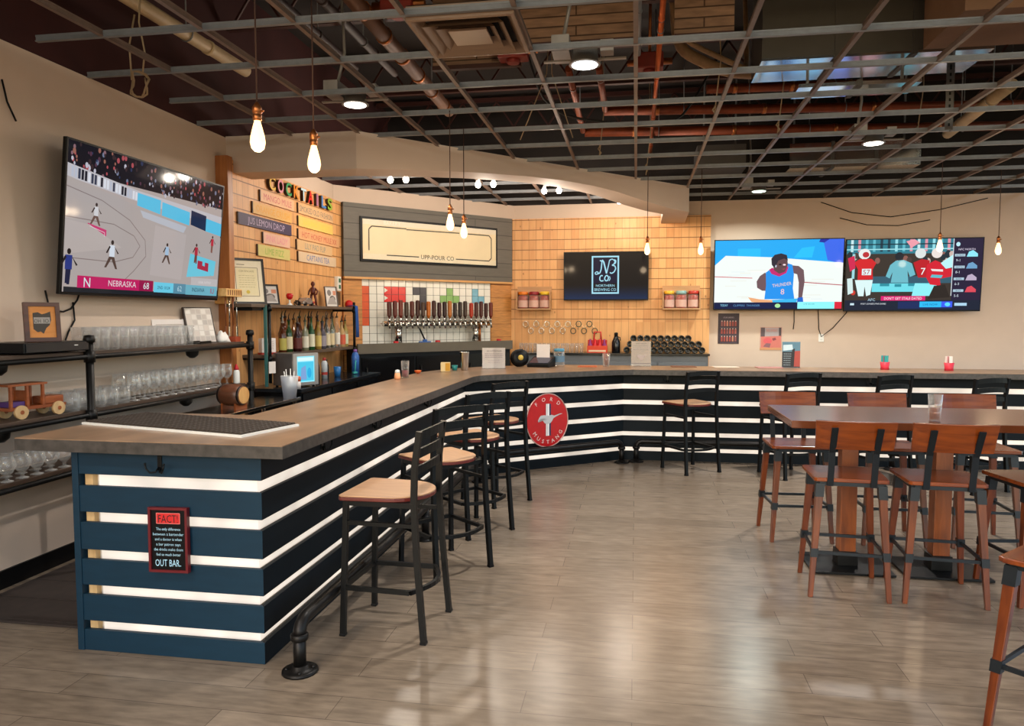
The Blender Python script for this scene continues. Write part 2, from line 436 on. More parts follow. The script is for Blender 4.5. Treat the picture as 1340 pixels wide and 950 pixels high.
# tile field, 20 x 9 tiles with the blocky coloured shapes
m = MB(mat('tile_grout', '#4a4540', .8)); m.b2((.256, -.012, 1.2), (2.29, 0, 2.13))
tw = mat('white_glazed_tile', '#e9e4da', .15, 0, .03, 9); pal = {'o': mat('orange_tile', '#d8521c', .2), 'r': mat('red_tile', '#d81a16', .2),
     'd': mat('charcoal_tile', '#3d3540', .2), 'g': mat('green_tile', '#86b060', .2), 'b': mat('blue_tile', '#78b0c8', .2)}
art = {}
for j in range(1, 6): art[(0, j)] = 'o'
for ij in ((4, 1), (5, 1), (4, 2), (5, 2), (3, 1), (3, 2)): art[ij] = 'r'
for ij in ((7, 1), (8, 1), (8, 2), (8, 3)): art[ij] = 'd'
for ij in ((12, 1), (11, 2), (12, 2), (13, 2)): art[ij] = 'g'
for ij in ((16, 1), (16, 2), (17, 2)): art[ij] = 'b'
pw = (2.29-.256)/19
for i in range(19):
    for j in range(9):
        x0 = .256+i*pw; z1 = 2.12-j*.102
        m.use(pal[art[(i, j)]] if (i, j) in art else tw)
        m.b2((x0+.004, -.02, z1-.098), (x0+pw-.004, -.012, z1))
m.use(tw)
for (i, z) in ((3, 2.0), (3, 1.9)):           # the ragged left edge of the red shape
    x0 = .256+i*pw; m.slab([(0, 0), (.05, .03), (0, .06)], (x0+.004, -.0205, z-.06), (1, 0, 0), (0, 0, 1), .002)
struct(onD(m.build('wall_diagonal_tiles')))

# the bulkhead that follows the bar, its underside arched along the diagonal
out = [(XL, 6.30), (-2.463, 6.30)]; inn = [(XL, 6.63), (-2.605, 6.63)]; zb = [2.94, 2.94]
prof = [(0, 2.94), (.16, 3.01), (.276, 3.055), (.424, 3.095), (.53, 3.108), (.63, 3.10), (.72, 3.07), (.82, 3.01), (.92, 2.965), (1, 2.95)]
for t, z in prof[1:]:
    out.append((-2.463+3.113*t, 6.30+3.34*t)); inn.append((-2.605+2.935*t, 6.63+3.156*t)); zb.append(z)
out.append((.67, 10.74)); inn.append((.335, 10.74)); zb.append(2.95)
m = MB(M_soffit); ZT = ZG+.02
ring = []
for (a, b, z) in zip(out, inn, zb):
    ring.append([m.v((a[0], a[1], z)), m.v((a[0], a[1], ZT)), m.v((b[0], b[1], ZT)), m.v((b[0], b[1], z))])
for A, B in zip(ring, ring[1:]):
    for k in range(4): m.f([A[k], A[(k+1) % 4], B[(k+1) % 4], B[k]])
m.f(ring[0]); m.f(ring[-1])
struct(m.build('ceiling_bulkhead'))

# suspended grid without its tiles
M_main = mat('brown_tee', '#6f5b50', .5, .05, .2, 14)  # main tees browner than the cross tees
grid = thing('ceiling_grid', 'bare grey metal ceiling grid with its tiles taken out', 'ceiling grid', (0, 0, ZG))
for k, x in enumerate((-3.08, -2.45, -1.887, -1.26, -.648, -.017, .625, 1.26, 1.89, 2.52, 3.15, 3.78, 4.41, 5.04, 5.67, 6.3)):
    m = MB(M_main); m.b2((x-.0135, YB+.1, 0), (x+.0135, YF-.05, .005)); m.b2((x-.005, YB+.1, .005), (x+.005, YF-.05, .036)); m.b2((x-.008, YB+.1, .028), (x+.008, YF-.05, .038))
    m.build('main_tee', None, grid)
for k in range(-9, 12):
    y = 3.93+k*.633
    if y > YF-.1: continue
    x0 = XL+.02+(.0 if k % 2 else .18)
    m = MB(M_steel); m.b2((x0, y-.0135, -.003), (6.9, y+.0135, .003)); m.b2((x0, y-.006, .003), (6.9, y+.006, .032)); m.b2((x0, y-.009, .024), (6.9, y+.009, .035))
    m.build('cross_tee', None, grid)
# ------------------------------------------------------------------ the bar
ZC0, ZC1 = .985, 1.045
front = [(-2.632, 3.094), (-1.69, 3.094), (-1.69, 7.18), (-.13, 8.38), (5.4, 8.44)]
M_back = mat('lit_pale_backing', '#d9cdbd', .6, 0, .1, 12)
M_end = mat('black_board_daylit', '#0f2c3d', .5, 0, .12, 8, 0, .25, stretch=(1, 1, 4))  # bar end boards: bluer colour carries the daylight falling on them
M_led = emis('led_diffuser', '#ffeedb', .78, .28)
rows = [(.0, .103), (.148, .277), (.325, .452), (.50, .634), (.684, .812), (.868, .985)]
gaps = [(rows[i][1], rows[i+1][0]) for i in range(5)]
def left_normal(a, b):
    d = (Vector(b)-Vector(a)).normalized(); return Vector((d.y, -d.x))   # outward = right hand side of the walk
bar = thing('bar_counter', 'dark navy boarded bar front with glowing gaps between its boards', 'bar', (0, 0, 0))
T = .022
# offset paths (d > 0 towards the room)
def offset(path, d):
    res = []
    for i, p in enumerate(path):
        P = Vector(p)
        if i == 0: res.append(P+left_normal(path[0], path[1])*d); continue
        if i == len(path)-1: res.append(P+left_normal(path[-2], path[-1])*d); continue
        n1, n2 = left_normal(path[i-1], p), left_normal(p, path[i+1]); b = (n1+n2).normalized()
        res.append(P+b*d/max(.3, b.dot(n1)))
    return [(q.x, q.y) for q in res]
o_out, o_in, o_bk, o_bk2 = offset(front, 0), offset(front, -T), offset(front, -.055), offset(front, -.075)
def strip_between(pa, pb, i, z0, z1, m, e0=0, e1=0):
    a0, a1, b0, b1 = Vector(pa[i]), Vector(pa[i+1]), Vector(pb[i]), Vector(pb[i+1])
    d = (a1-a0).normalized(); a0 = a0-d*e0; b0 = b0-d*e0
    q = [a0, a1, b1, b0]
    m.hexa([(p.x, p.y, z0) for p in q]+[(p.x, p.y, z1) for p in q])
for i in range(4):
    m = MB(M_back); strip_between(o_bk, o_bk2, i, 0, .985, m); m.build('backing_panel', None, bar)
    for z0, z1 in rows:
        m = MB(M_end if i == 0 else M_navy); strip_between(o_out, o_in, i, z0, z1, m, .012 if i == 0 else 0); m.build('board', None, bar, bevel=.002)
    for g, (z0, z1) in enumerate(gaps):
        m = MB(M_led); strip_between(offset(front, -.045), o_bk, i, z0-.012, z1+.012, m, -.07 if i == 0 else 0)
        m.build('light_strip', None, bar)
# short wooden furring blocks at the open left end
m = MB(wood('furring_pine', '#b5905f', '#d2af7c', .6, 'z'))
for z0, z1 in gaps:
    m = MB(wood('furring_pine', '#b5905f', '#d2af7c', .6, 'z')); m.b2((-2.62, 3.118, z0-.02), (-2.578, 3.15, z1+.02)); m.build('furring_block', None, bar)
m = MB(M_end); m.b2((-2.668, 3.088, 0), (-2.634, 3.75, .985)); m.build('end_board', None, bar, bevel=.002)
m = MB(M_blackp)     # inner carcass seen from the serving side
m.b2((-2.2, 3.75, .05), (-2.16, 7.35, .985)); m.b2((-2.634, 3.72, .05), (-2.2, 3.75, .985))
m.build('rear_panel', None, bar)

# worktop: one slab with three bends
top = [(-2.92, 3.03), (-1.55, 3.03), (-1.55, 6.93), (-1.515, 7.09), (-1.40, 7.225), (-.19, 8.10), (-.02, 8.17), (5.4, 8.17),
       (5.4, 8.85), (-.8, 8.85), (-1.3, 8.66), (-1.75, 8.35), (-2.05, 7.95), (-2.23, 7.35), (-2.23, 3.98), (-2.92, 3.98)]
M_top = mat('worn_brown_worktop', '#8d7057', .3, 0, .42, 7, .06, .45, (1, .4, 1))
M_edge = mat('dark_mottled_edge', '#3f3a36', .45, 0, .6, 24)
m = MB(); m.use(M_edge); m.prism(top, ZC0, ZC1-.004); m.use(M_top); m.prism(offset(top, -.0015), ZC1-.004, ZC1)
ct = m.build('bar_worktop'); tag(ct, 'long mottled brown bar top that bends round the whole bar', 'worktop')

# pipe foot rails on flanged posts
def rail(label, pts, posts, r=.03):
    t = thing('foot_rail', label, 'foot rail', (pts[0][0], pts[0][1], 0), group=None)
    o = Vector((pts[0][0], pts[0][1], 0)); z = .235
    P = [Vector((p[0], p[1], z))-o for p in pts]
    d0, d1 = (P[1]-P[0]).normalized(), (P[-2]-P[-1]).normalized(); q = .07
    def bend(p, d): return [p+Vector((0, 0, -q))+Vector((0, 0, q*math.sin(a)))+d*(q*(1-math.cos(a))) for a in (0, .4, .8, 1.2, 1.5708)]
    PP = bend(P[0], d0)+P[1:-1]+bend(P[-1], d1)[::-1]
    m = MB(M_pipe); m.tube(PP, r, 14); m.build('rail', None, t)
    for k, p in enumerate(posts):
        q = Vector((p[0], p[1], 0))-o
        m = MB(M_pipe); m.cyl(q+Vector((0, 0, .012)), q+Vector((0, 0, z-.06 if k in (0, len(posts)-1) else z)), r*.95, 14)
        m.lathe([(r*1.25, z-.085), (r*1.35, z-.08), (r*1.35, z-.06), (r*1.2, z-.055)], q, 14)
        m.build('post', None, t)
        m = MB(M_pipe); m.lathe([(.082, 0), (.082, .01), (.07, .016), (r*1.3, .017), (r*1.25, .035)], q, 20)
        for a in range(4): m.lathe([(.009, .012), (.009, .022), (0, .024)], q+Vector((.06*math.cos(a*1.571+.4), .06*math.sin(a*1.571+.4), 0)), 8)
        m.build('floor_flange', None, t)
    return t
rail('black iron pipe foot rail along the side with four stools', [(-1.5, 3.06), (-1.5, 7.0)], [(-1.5, 3.06), (-1.5, 5.1), (-1.5, 7.0)])
rail('black iron pipe foot rail below the round red sign', [(-1.42, 7.2), (-.14, 8.19)], [(-1.42, 7.2), (-.14, 8.19)])
rail('black iron pipe foot rail along the far bar front behind the dining chairs', [(.02, 8.27), (5.3, 8.29)], [(.02, 8.27), (2.7, 8.28), (5.3, 8.29)])

# double coat hooks under the worktop
def hook(loc, rz, label):
    t = thing('coat_hook', label, 'hook', loc, rz)
    m = MB(M_black); m.b2((-.011, -.006, -.045), (.011, 0, .03), .002); m.build('plate', None, t)
    m = MB(M_black)
    for s in (-1, 1):
        m.tube([(s*.004, -.006, -.03), (s*.012, -.02, -.05), (s*.03, -.035, -.05), (s*.044, -.042, -.03), (s*.048, -.042, -.012)], .0045, 8)
    m.lathe([(0, -.007), (.008, 0), (0, .007)], (.048, -.042, -.008), 8); m.lathe([(0, -.007), (.008, 0), (0, .007)], (-.048, -.042, -.008), 8)
    m.build('prong', None, t)
hook((-2.2, 3.093, .945), 0, 'black double coat hook above the notice on the bar end')
hook((-1.69, 3.75, .945), R(90), 'black coat hook under the worktop nearest the bar corner')
hook((-1.69, 4.55, .945), R(90), 'black coat hook under the worktop behind the nearest bar stool')
hook((-1.69, 5.75, .945), R(90), 'black coat hook under the worktop behind the middle bar stools')
dd = math.atan2(8.32-7.18, 1.56)
hook((-1.69+.30*1.56, 7.18+.30*1.14, .945), dd, 'black coat hook above and left of the round red sign')
hook((.36, 8.385, .945), 0, 'black coat hook above the lone stool on the far bar front')
hook((2.5, 8.41, .945), 0, 'black coat hook on the far bar front behind the middle dining chair')

# notice on the bar end
t = thing('notice_sign', 'black notice in a red frame on the blue bar end', 'sign', (-2.151, 3.07, .577), rot=(R(-2), R(-1.2), 0))
W, H = .202, .306
m = MB(mat('deep_red_frame', '#5e0f18', .4)); w = .012
m.b2((-W/2, -.008, -H/2), (W/2, .014, -H/2+w)); m.b2((-W/2, -.008, H/2-w), (W/2, .014, H/2)); m.b2((-W/2, -.008, -H/2+w), (-W/2+w, .014, H/2-w)); m.b2((W/2-w, -.008, -H/2+w), (W/2, .014, H/2-w))
m.build('frame', None, t)
m = MB(M_blackp); m.b2((-W/2+w, 0, -H/2+w), (W/2-w, .013, H/2-w)); m.build('board', None, t)
c = Canvas(W, H, flat, -.001)
c.rect(.2, .09, .8, .25, '#c41a1c'); c.line([(.2, .09), (.8, .09), (.8, .25), (.2, .25), (.2, .09)], .0025, '#d87a74'); c.text('FACT!', .5, .235, .125, '#1c0808', maxw=.5)
for k, (s, w_) in enumerate((('The only difference', .62), ('between a bartender', .78), ('and a doctor is when', .68), ('a bar patron says', .62), ('the drinks make them', .74), ('feel so much better', .62))):
    c.text(s, .5, .355+k*.078, .045, '#a9d4ea', maxw=w_)
c.text('OUT BAR', .47, .905, .11, '#a9d4ea', maxw=.62); c.rect(.74, .885, .82, .9, '#7fa6ba')
c.build('lettering', t)

# round red sign with the running horse
ccx, ccy = -.925, 7.74
t = thing('round_sign', 'red oval metal sign with a running horse and white lettering', 'sign', (-.935+.018, 7.731-.024, .525), dd)
m = MB(); n = 48; RX, RZ = .252, .285
m.use(mat('sign_red', '#b40f14', .3)); m.slab([(RX*math.cos(2*math.pi*k/n), RZ*math.sin(2*math.pi*k/n)) for k in range(n)], (0, .014, 0), (1, 0, 0), (0, 0, 1), .016)
m.build('disc', None, t)
m = MB(mat('sign_rim', '#c9a59c', .3, .5)); m.tube([(RX*math.cos(2*math.pi*k/n), -.002, RZ*math.sin(2*math.pi*k/n)) for k in range(n)], .006, 8, True); m.build('rim', None, t)
c = Canvas(.504, .57, flat, -.004)
for x0, col in ((.43, '#a8262c'), (.465, '#d8d8d8'), (.505, '#e8e8e8'), (.545, '#22304e')):
    c.rect(x0, .19, x0+.036, .79, col)
hp = [(.27, .50), (.30, .44), (.34, .405), (.42, .40), (.52, .415), (.60, .40), (.66, .42), (.70, .41), (.80, .385), (.87, .39), (.80, .405), (.70, .44), (.64, .47), (.60, .53),
      (.56, .56), (.50, .565), (.44, .555), (.40, .52), (.37, .47), (.33, .46), (.30, .49), (.28, .53)]
# fan the outline from a centre so that it fills well
for a, b in zip(hp, hp[1:]+hp[:1]):
    c.poly([(.5, .47), a, b], '#b9b9bb'); c.y += c.step
c.y -= c.step
for s, a0, da, rr in (('FORD', 128, -25, .40), ('MUSTANG', 214, 19, .405)):
    for k, ch in enumerate(s):
        a = R(a0+k*da)
        c.text(ch, .5+rr*math.cos(a), .5-rr*math.sin(a)+.035, .075, '#e3cfc9', rot=(a-R(90)) if s == 'FORD' else (a-R(270)))
c.build('emblem', t)
# ------------------------------------------------------------------ seats
M_seat = wood('bar_stool_seat', '#ab8160', '#c0946d', .4, 'y')
M_rededge = mat('seat_red_edge', '#5e1d16', .4)
def make_stool():
    """local: the sitter faces +y, the back is at -y; feet about .42 apart"""
    t = thing('bar_stool', '', 'bar stool')
    zs = .70; f = [(-.2, .2), (.2, .2)]; b = [(-.205, -.205), (.205, -.205)]
    # seat: wide straight front, rounded back
    pts = [(-.215, .20), (-.2, .215), (.2, .215), (.215, .20)]
    for k in range(0, 13): 
        a = R(0 - k*15); pts.append((.2*math.cos(a), -.03+.195*math.sin(a)))
    m = MB(); m.use(M_rededge); m.prism(pts[::-1] if False else pts, zs, zs+.018); m.use(M_seat); m.prism([(x*.995, y*.995) for x, y in pts], zs+.018, zs+.026)
    m.build('seat', None, t, bevel=.003)
    for x, y in f:
        m = MB(M_black); m.bar((x*.93, y*.9, zs), (x, y, .012), .028, .028, (0, 1, 0)); m.use(M_blackp); m.b2((x-.016, y-.016, 0), (x+.016, y+.016, .014)); m.build('leg', None, t, bevel=.003)
    for x, y in b:
        m = MB(M_black); s = 1 if x > 0 else -1
        P = [(x*1.02, y-.03, .012), (x*.98, y+.005, .42), (x*.96, y+.02, .70), (x*.95, y+.015, .88), (x*.94, y-.01, 1.06)]
        for p, q in zip(P, P[1:]): m.bar(p, q, .028, .028, (0, 1, 0))
        m.use(M_blackp); m.b2((x*1.02-.016, y-.046, 0), (x*1.02+.016, y-.014, .014))
        m.build('back_post', None, t)
    for k, (z, h, yy) in enumerate(((1.035, .045, -.212), (.945, .045, -.2), (.86, .04, -.19))):
        m = MB(M_black); n = 8
        for i in range(n):
            a0, a1 = -1+2*i/n, -1+2*(i+1)/n
            p = lambda a: (a*.187, yy-.028*(1-a*a), z+.012*(1-a*a))
            m.bar(p(a0), p(a1), .012, h, (0, 0, 1))
        m.build('back_slat', None, t)
    m = MB(M_black)      # seat frame
    q = [(-.187, .182), (.187, .182), (.185, -.17), (-.185, -.17)]
    for a, c in zip(q, q[1:]+q[:1]): m.bar((a[0], a[1], zs-.014), (c[0], c[1], zs-.014), .022, .026)
    for s in (-1, 1): m.bar((s*.19, .185, .585), (s*.192, -.175, .585), .018, .02)
    m.build('seat_frame', None, t)
    m = MB(M_black)      # foot ring: straight front and sides, bowed back
    P = [(-.197, .195, .25), (.197, .195, .25)]
    m.bar(P[0], P[1], .02, .022)
    for s in (-1, 1): m.bar((s*.197, .195, .25), (s*.2, -.16, .25), .02, .022)
    arc = [(-.2+.4*i/10, -.16-.075*math.sin(math.pi*i/10), .25) for i in range(11)]
    for a, c in zip(arc, arc[1:]): m.bar(a, c, .02, .022)
    m.build('foot_ring', None, t)
    return t
st = make_stool()
G = 'black metal bar stools along the bar'
spots = [(-1.245, 3.645, 87, 'black metal bar stool with tan seat nearest the camera'),
         (-1.23, 4.59, 49, 'second black bar stool from the front, along the side of the bar'),
         (-1.23, 5.43, 50, 'third black bar stool from the front, along the side of the bar'),
         (-1.224, 6.33, 52, 'farthest of the four side bar stools, just left of the red oval sign'),
         (.575, 7.93, 33, 'lone black bar stool at the far bar between the red sign and the chairs'),
         (1.56, 7.85, 27, 'black bar stool at the far bar behind the leftmost far dining chair'),
         (2.37, 7.72, 27, 'black bar stool at the far bar behind the middle far dining chair'),
         (3.12, 7.5, 27, 'rightmost black bar stool, against the far bar behind the table')]
for k, (x, y, a, lb) in enumerate(spots):
    if k == 0: st.location = (x, y, 0); st.rotation_euler = (0, 0, R(a)); tag(st, lb, 'bar stool', G)
    else: dup(st, (x, y, 0), R(a), lb, G)

M_chairw = wood('chestnut_chair_wood', '#471b07', '#6e330f', .28, 'z')
M_chairs = wood('chestnut_seat_wood', '#552410', '#823e14', .25, 'x')
M_brk = mat('gunmetal_bracket', '#22282e', .4, .6, .15, 20)
def make_chair():
    """wooden counter chair, sitter faces +y"""
    t = thing('counter_chair', '', 'chair')
    zs = .675
    pts = [(-.2, .19), (.2, .19), (.215, .17), (.2, -.19), (.185, -.2), (-.185, -.2), (-.2, -.19), (-.215, .17)]
    m = MB(M_chairs); m.prism(pts[::-1], zs, zs+.022); m.build('seat', None, t, bevel=.004)
    m = MB(M_brk)
    for a, c in (((-.17, .16), (.17, .16)), ((-.17, -.175), (.17, -.175)), ((-.17, .16), (-.17, -.175)), ((.17, .16), (.17, -.175))): m.bar((*a, zs-.012), (*c, zs-.012), .03, .022)
    m.build('seat_frame', None, t)
    feet = [(-.21, .2), (.21, .2), (.21, -.215), (-.21, -.215)]; tops = [(-.165, .15), (.165, .15), (.165, -.17), (-.165, -.17)]
    for (fx, fy), (tx, ty) in zip(feet, tops):
        a, b = Vector((tx, ty, zs-.012)), Vector((fx, fy, 0))
        P = lambda z: a+(b-a)*((zs-.012-z)/(zs-.012))
        m = MB(M_chairw); m.taper(P(.6), b, .021, .013); lg = m.build('leg', None, t, bevel=.003)
        m = MB(M_brk); m.taper(a, P(.585), .0235, .0235); m.build('top_sleeve', None, lg)
        m = MB(M_brk); m.taper(P(.285), P(.235), .0205, .0195); m.build('stretcher_sleeve', None, lg)
    m = MB(M_brk)
    k = .6
    q = [(tx+(fx-tx)*k, ty+(fy-ty)*k) for (fx, fy), (tx, ty) in zip(feet, tops)]
    for a, c in zip(q, q[1:]+q[:1]): m.bar((*a, .26), (*c, .26), .013, .018)
    m.build('stretcher', None, t)
    # back rest: a shallow curved board on two flat straps
    m = MB(M_chairs); n = 10; cols = []
    for i in range(n+1):
        a = -1+2*i/n; x = a*.205; y0 = -.285-.03*(1-a*a)
        cols.append([m.v((x*1.0, y0+.052, .875)), m.v((x*1.03, y0, 1.04)), m.v((x*1.03, y0+.02, 1.042)), m.v((x*1.0, y0+.072, .878))])
    for A, B in zip(cols, cols[1:]):
        for k2 in range(4): m.f([A[k2], A[(k2+1) % 4], B[(k2+1) % 4], B[k2]])
    m.f(cols[0]); m.f(cols[-1]); m.build('backrest', None, t, bevel=.003)
    for s in (-1, 1):
        m = MB(M_brk); x = s*.115
        m.bar((x, -.11, zs-.02), (x, -.2, zs-.018), .03, .006); 
        m.bar((x, -.2, zs-.022), (x, -.24, .86), .034, .007, (0, 1, 0)); m.bar((x, -.24, .855), (x*1.02, -.318, 1.005), .034, .007, (0, 1, 0))
        m.lathe([(.006, -.004), (.006, .004)], (x, -.255, .92), 8, M=None)
        m.build('back_strap', None, t)
    return t
ch = make_chair(); GC = 'wooden counter chairs round the high table'
cs = [(1.24, 4.60, -4, 'wooden counter chair in front of the high table, left one with its back to us'),
      (1.745, 4.585, -4, 'second wooden counter chair before the high table, its back to us'),
      (2.31, 4.66, 8, 'wooden counter chair half cut by the right edge, tucked under the table'),
      (1.18, 5.66, 184, 'wooden counter chair behind the table at its left end, red seat showing'),
      (1.82, 5.68, 181, 'wooden counter chair behind the middle of the high table'),
      (2.43, 5.70, 178, 'wooden counter chair behind the table beside the drinking glass, bright orange back'),
      (1.675, 3.08, 45, 'wooden counter chair nearest the camera, only one leg showing at lower right')]
for k, (x, y, a, lb) in enumerate(cs):
    if k == 0: ch.location = (x, y, 0); ch.rotation_euler = (0, 0, R(a)); tag(ch, lb, 'chair', GC)
    else: dup(ch, (x, y, 0), R(a), lb, GC)
# high table
M_table = bricky('chestnut_table_top', '#5a2d17', '#6b3a20', '#40200e', 1.9, .14, .001, 'xy', .2, .5, (1.2, 9, 1), .1, .2, .5)
t = thing('high_table', 'long chestnut wood high table on two square columns', 'table', (1.75, 5.0, 0))
m = MB(M_table); m.b2((-.82, -.41, .955), (.86, .41, 1.0)); m.build('table_top', None, t, bevel=.004)
for x in (-.385, .175):
    m = MB(M_brownwood); m.b2((x-.05, -.05, .05), (x+.05, .05, .94)); m.build('column', None, t, bevel=.004)
    m = MB(M_black); m.b2((x-.2, -.2, .935), (x+.2, .2, .955)); m.build('top_plate', None, t)
    m = MB(M_black); m.b2((x-.25, -.2, .004), (x+.25, .2, .018)); m.b2((x-.062, -.062, .018), (x+.062, .062, .11))
    m.b2((x-.24, -.19, 0), (x+.24, .19, .004)); m.build('base_plate', None, t, bevel=.003)
# ------------------------------------------------------------------ screens
def tv(label, loc, rz, tilt, W, H, draw, name='television'):
    t = thing(name, label, 'TV', loc, rot=(R(tilt), 0, rz))
    m = MB(M_blackp); b = .012
    m.b2((-W/2-b, 0, -H/2-b-.006), (W/2+b, .028, H/2+b), .004); m.b2((-W*.36, .028, -H*.42), (W*.36, .06, H*.25), .01)
    m.build('housing', None, t)
    m = MB(M_blackp); k = -.004
    m.b2((-W/2-b, k, H/2), (W/2+b, 0, H/2+b)); m.b2((-W/2-b, k, -H/2-b-.006), (W/2+b, 0, -H/2)); m.b2((-W/2-b, k, -H/2), (-W/2, 0, H/2)); m.b2((W/2, k, -H/2), (W/2+b, 0, H/2))
    m.build('bezel', None, t)
    c = Canvas(W, H, lambda col: scr(col, K[0]), -.0005, step=.0002); draw(c); c.build('screen', t)
    m = MB(M_black); m.b2((-.2, .06, -.2), (.2, .085, .2)); m.bar((0, .08, 0), (0, .16, 0), .05, .09); m.build('wall_mount', None, t)
    return t
K = [1.0]
def person(c, u, v, h, shirt, legs, skin, lean=.0, stride=.3):
    """tiny running player; v = feet"""
    a = c.H/c.W*h
    c.poly([(u-.10*a, v-.48*h), (u+.10*a, v-.48*h), (u+a*stride, v), (u+a*(stride-.1), v)], legs)
    c.poly([(u-.10*a, v-.48*h), (u+.08*a, v-.48*h), (u-a*stride+.05*a, v-.03*h), (u-a*stride-.05*a, v-.03*h)], legs)
    c.poly([(u-.13*a+lean*a, v-.82*h), (u+.13*a+lean*a, v-.82*h), (u+.13*a, v-.42*h), (u-.13*a, v-.42*h)], shirt)
    c.poly([(u+.10*a+lean*a, v-.80*h), (u+.16*a+lean*a, v-.74*h), (u+.34*a, v-.56*h), (u+.28*a, v-.53*h)], skin)
    c.poly([(u-.14*a+lean*a, v-.80*h), (u-.08*a+lean*a, v-.76*h), (u-.24*a, v-.52*h), (u-.30*a, v-.55*h)], skin)
    c.ell(u+lean*a*1.15, v-.92*h, .075*a, .085*h, skin, 10)
def court(c):
    K[0] = .85
    c.rect(0, 0, 1, 1, '#b9aca8')
    r = random.Random(3)
    c.rect(0, 0, 1, .2, '#1c1a22')
    for k in range(170):
        u, v = r.random(), r.random()**1.2*.2; s = r.uniform(.006, .014)
        c.ell(u, v+.01, s*.6, s*1.5, r.choice(('#c6c4d2', '#8d6a74', '#57384a', '#2f3a5c', '#77809c', '#a06a5c', '#3c2c30', '#b4545c')), 7); c.y += c.step*.95
    c.poly([(0, .15), (.38, .22), (1, .27), (1, .36), (.38, .30), (0, .24)], '#c9c6cc')
    for k in range(22):
        u = .02+k*.0165; c.rect(u, .16+.2*u, u+.012, .23+.17*u, r.choice(('#e2e6f0', '#3c4256', '#c0c6d6', '#20222e'))); c.y += c.step*.9
    c.poly([(.38, .235), (.53, .25), (.53, .36), (.38, .33)], '#5fc8ee'); c.poly([(.54, .26), (.74, .29), (.74, .40), (.54, .365)], '#5fc8ee'); c.poly([(.87, .31), (1, .33), (1, .44), (.87, .42)], '#5fc8ee')
    c.poly([(.75, .27), (.87, .29), (.87, .42), (.75, .39)], '#22304e')
    c.poly([(0, .235), (.38, .335), (.75, .405), (1, .455), (1, .93), (0, .93)], '#b6aca9')
    c.poly([(.40, .36), (.72, .415), (.70, .47), (.42, .41)], '#bfc3cd')
    # court lines
    c.line([(0, .50), (.25, .50), (.37, .56), (.41, .63), (.37, .72), (.26, .77), (0, .77)], .006, '#8d7f7c')
    c.line([(0, .30), (.18, .35), (.34, .45), (.44, .58), (.45, .70), (.38, .82), (.30, .93)], .006, '#8d7f7c')
    c.text('BIG CONFERENCE', .58, .50, .022, '#a8243c', rot=R(-6))
    c.poly([(.76, .63), (.97, .67), (.96, .80), (.74, .83)], '#6fd0e8'); c.poly([(.82, .68), (.86, .685), (.86, .72), (.88, .725), (.88, .69), (.91, .695), (.91, .77), (.82, .75)], '#b02a48')
    c.poly([(.11, .52), (.21, .55), (.21, .62), (.11, .61)], '#cf3c74'); c.poly([(.0, .52), (.12, .53), (.30, .66), (.0, .75)], '#bfb4b0'); c.poly([(.5, .45), (.72, .48), (.70, .86), (.48, .84)], '#bdb3b1'); c.line([(.12, .54), (.2, .57), (.2, .60)], .004, '#f0d0dc')
    person(c, .15, .53, .155, '#d9d8dc', '#6e5148', '#3c2a26'); person(c, .245, .82, .205, '#dfe7f2', '#5a463e', '#33251f'); person(c, .585, .74, .165, '#a9c6e2', '#5a463e', '#33251f')
    person(c, .80, .71, .17, '#b83244', '#7a4a40', '#4a322a', stride=.1); person(c, .925, .60, .15, '#c2303f', '#8a5a4c', '#4a322a', stride=.06); person(c, .02, .95, .24, '#2c3a86', '#1c2040', '#241c1c', stride=.06)
    c.rect(.77, .83, .985, .90, '#c4bfc0'); c.text('LEGAL NOTICE', .88, .875, .02, '#e6e2e2')
    # score strip
    c.rect(.0, .965, 1, 1, '#22242a')
    c.rect(.065, .885, .5, .968, '#c81e64'); c.text('N', .115, .962, .07, '#dff0f6', bold=1); c.text('NEBRASKA', .31, .945, .045, '#f2dfe8', maxw=.18); c.rect(.41, .885, .5, .968, '#9c164c'); c.text('68', .455, .952, .052, '#e8f2f6')
    c.rect(.505, .892, .64, .972, '#6fd6f2'); c.text('2ND 10:24', .572, .945, .026, '#1a4a64', maxw=.1); c.rect(.64, .892, .73, .975, '#5c94ac'); c.text('62', .685, .955, .046, '#bfe2ee')
    c.rect(.73, .895, .985, .978, '#6fb8cc'); c.text('INDIANA', .83, .95, .036, '#1c4456', maxw=.1); c.text('IU', .945, .96, .05, '#b01c54', maxw=.035)
tv('huge tilted television showing a basketball court, on the left wall', (-3.535, 4.985, 2.255), R(90), 5.5, 1.74, .95, court)

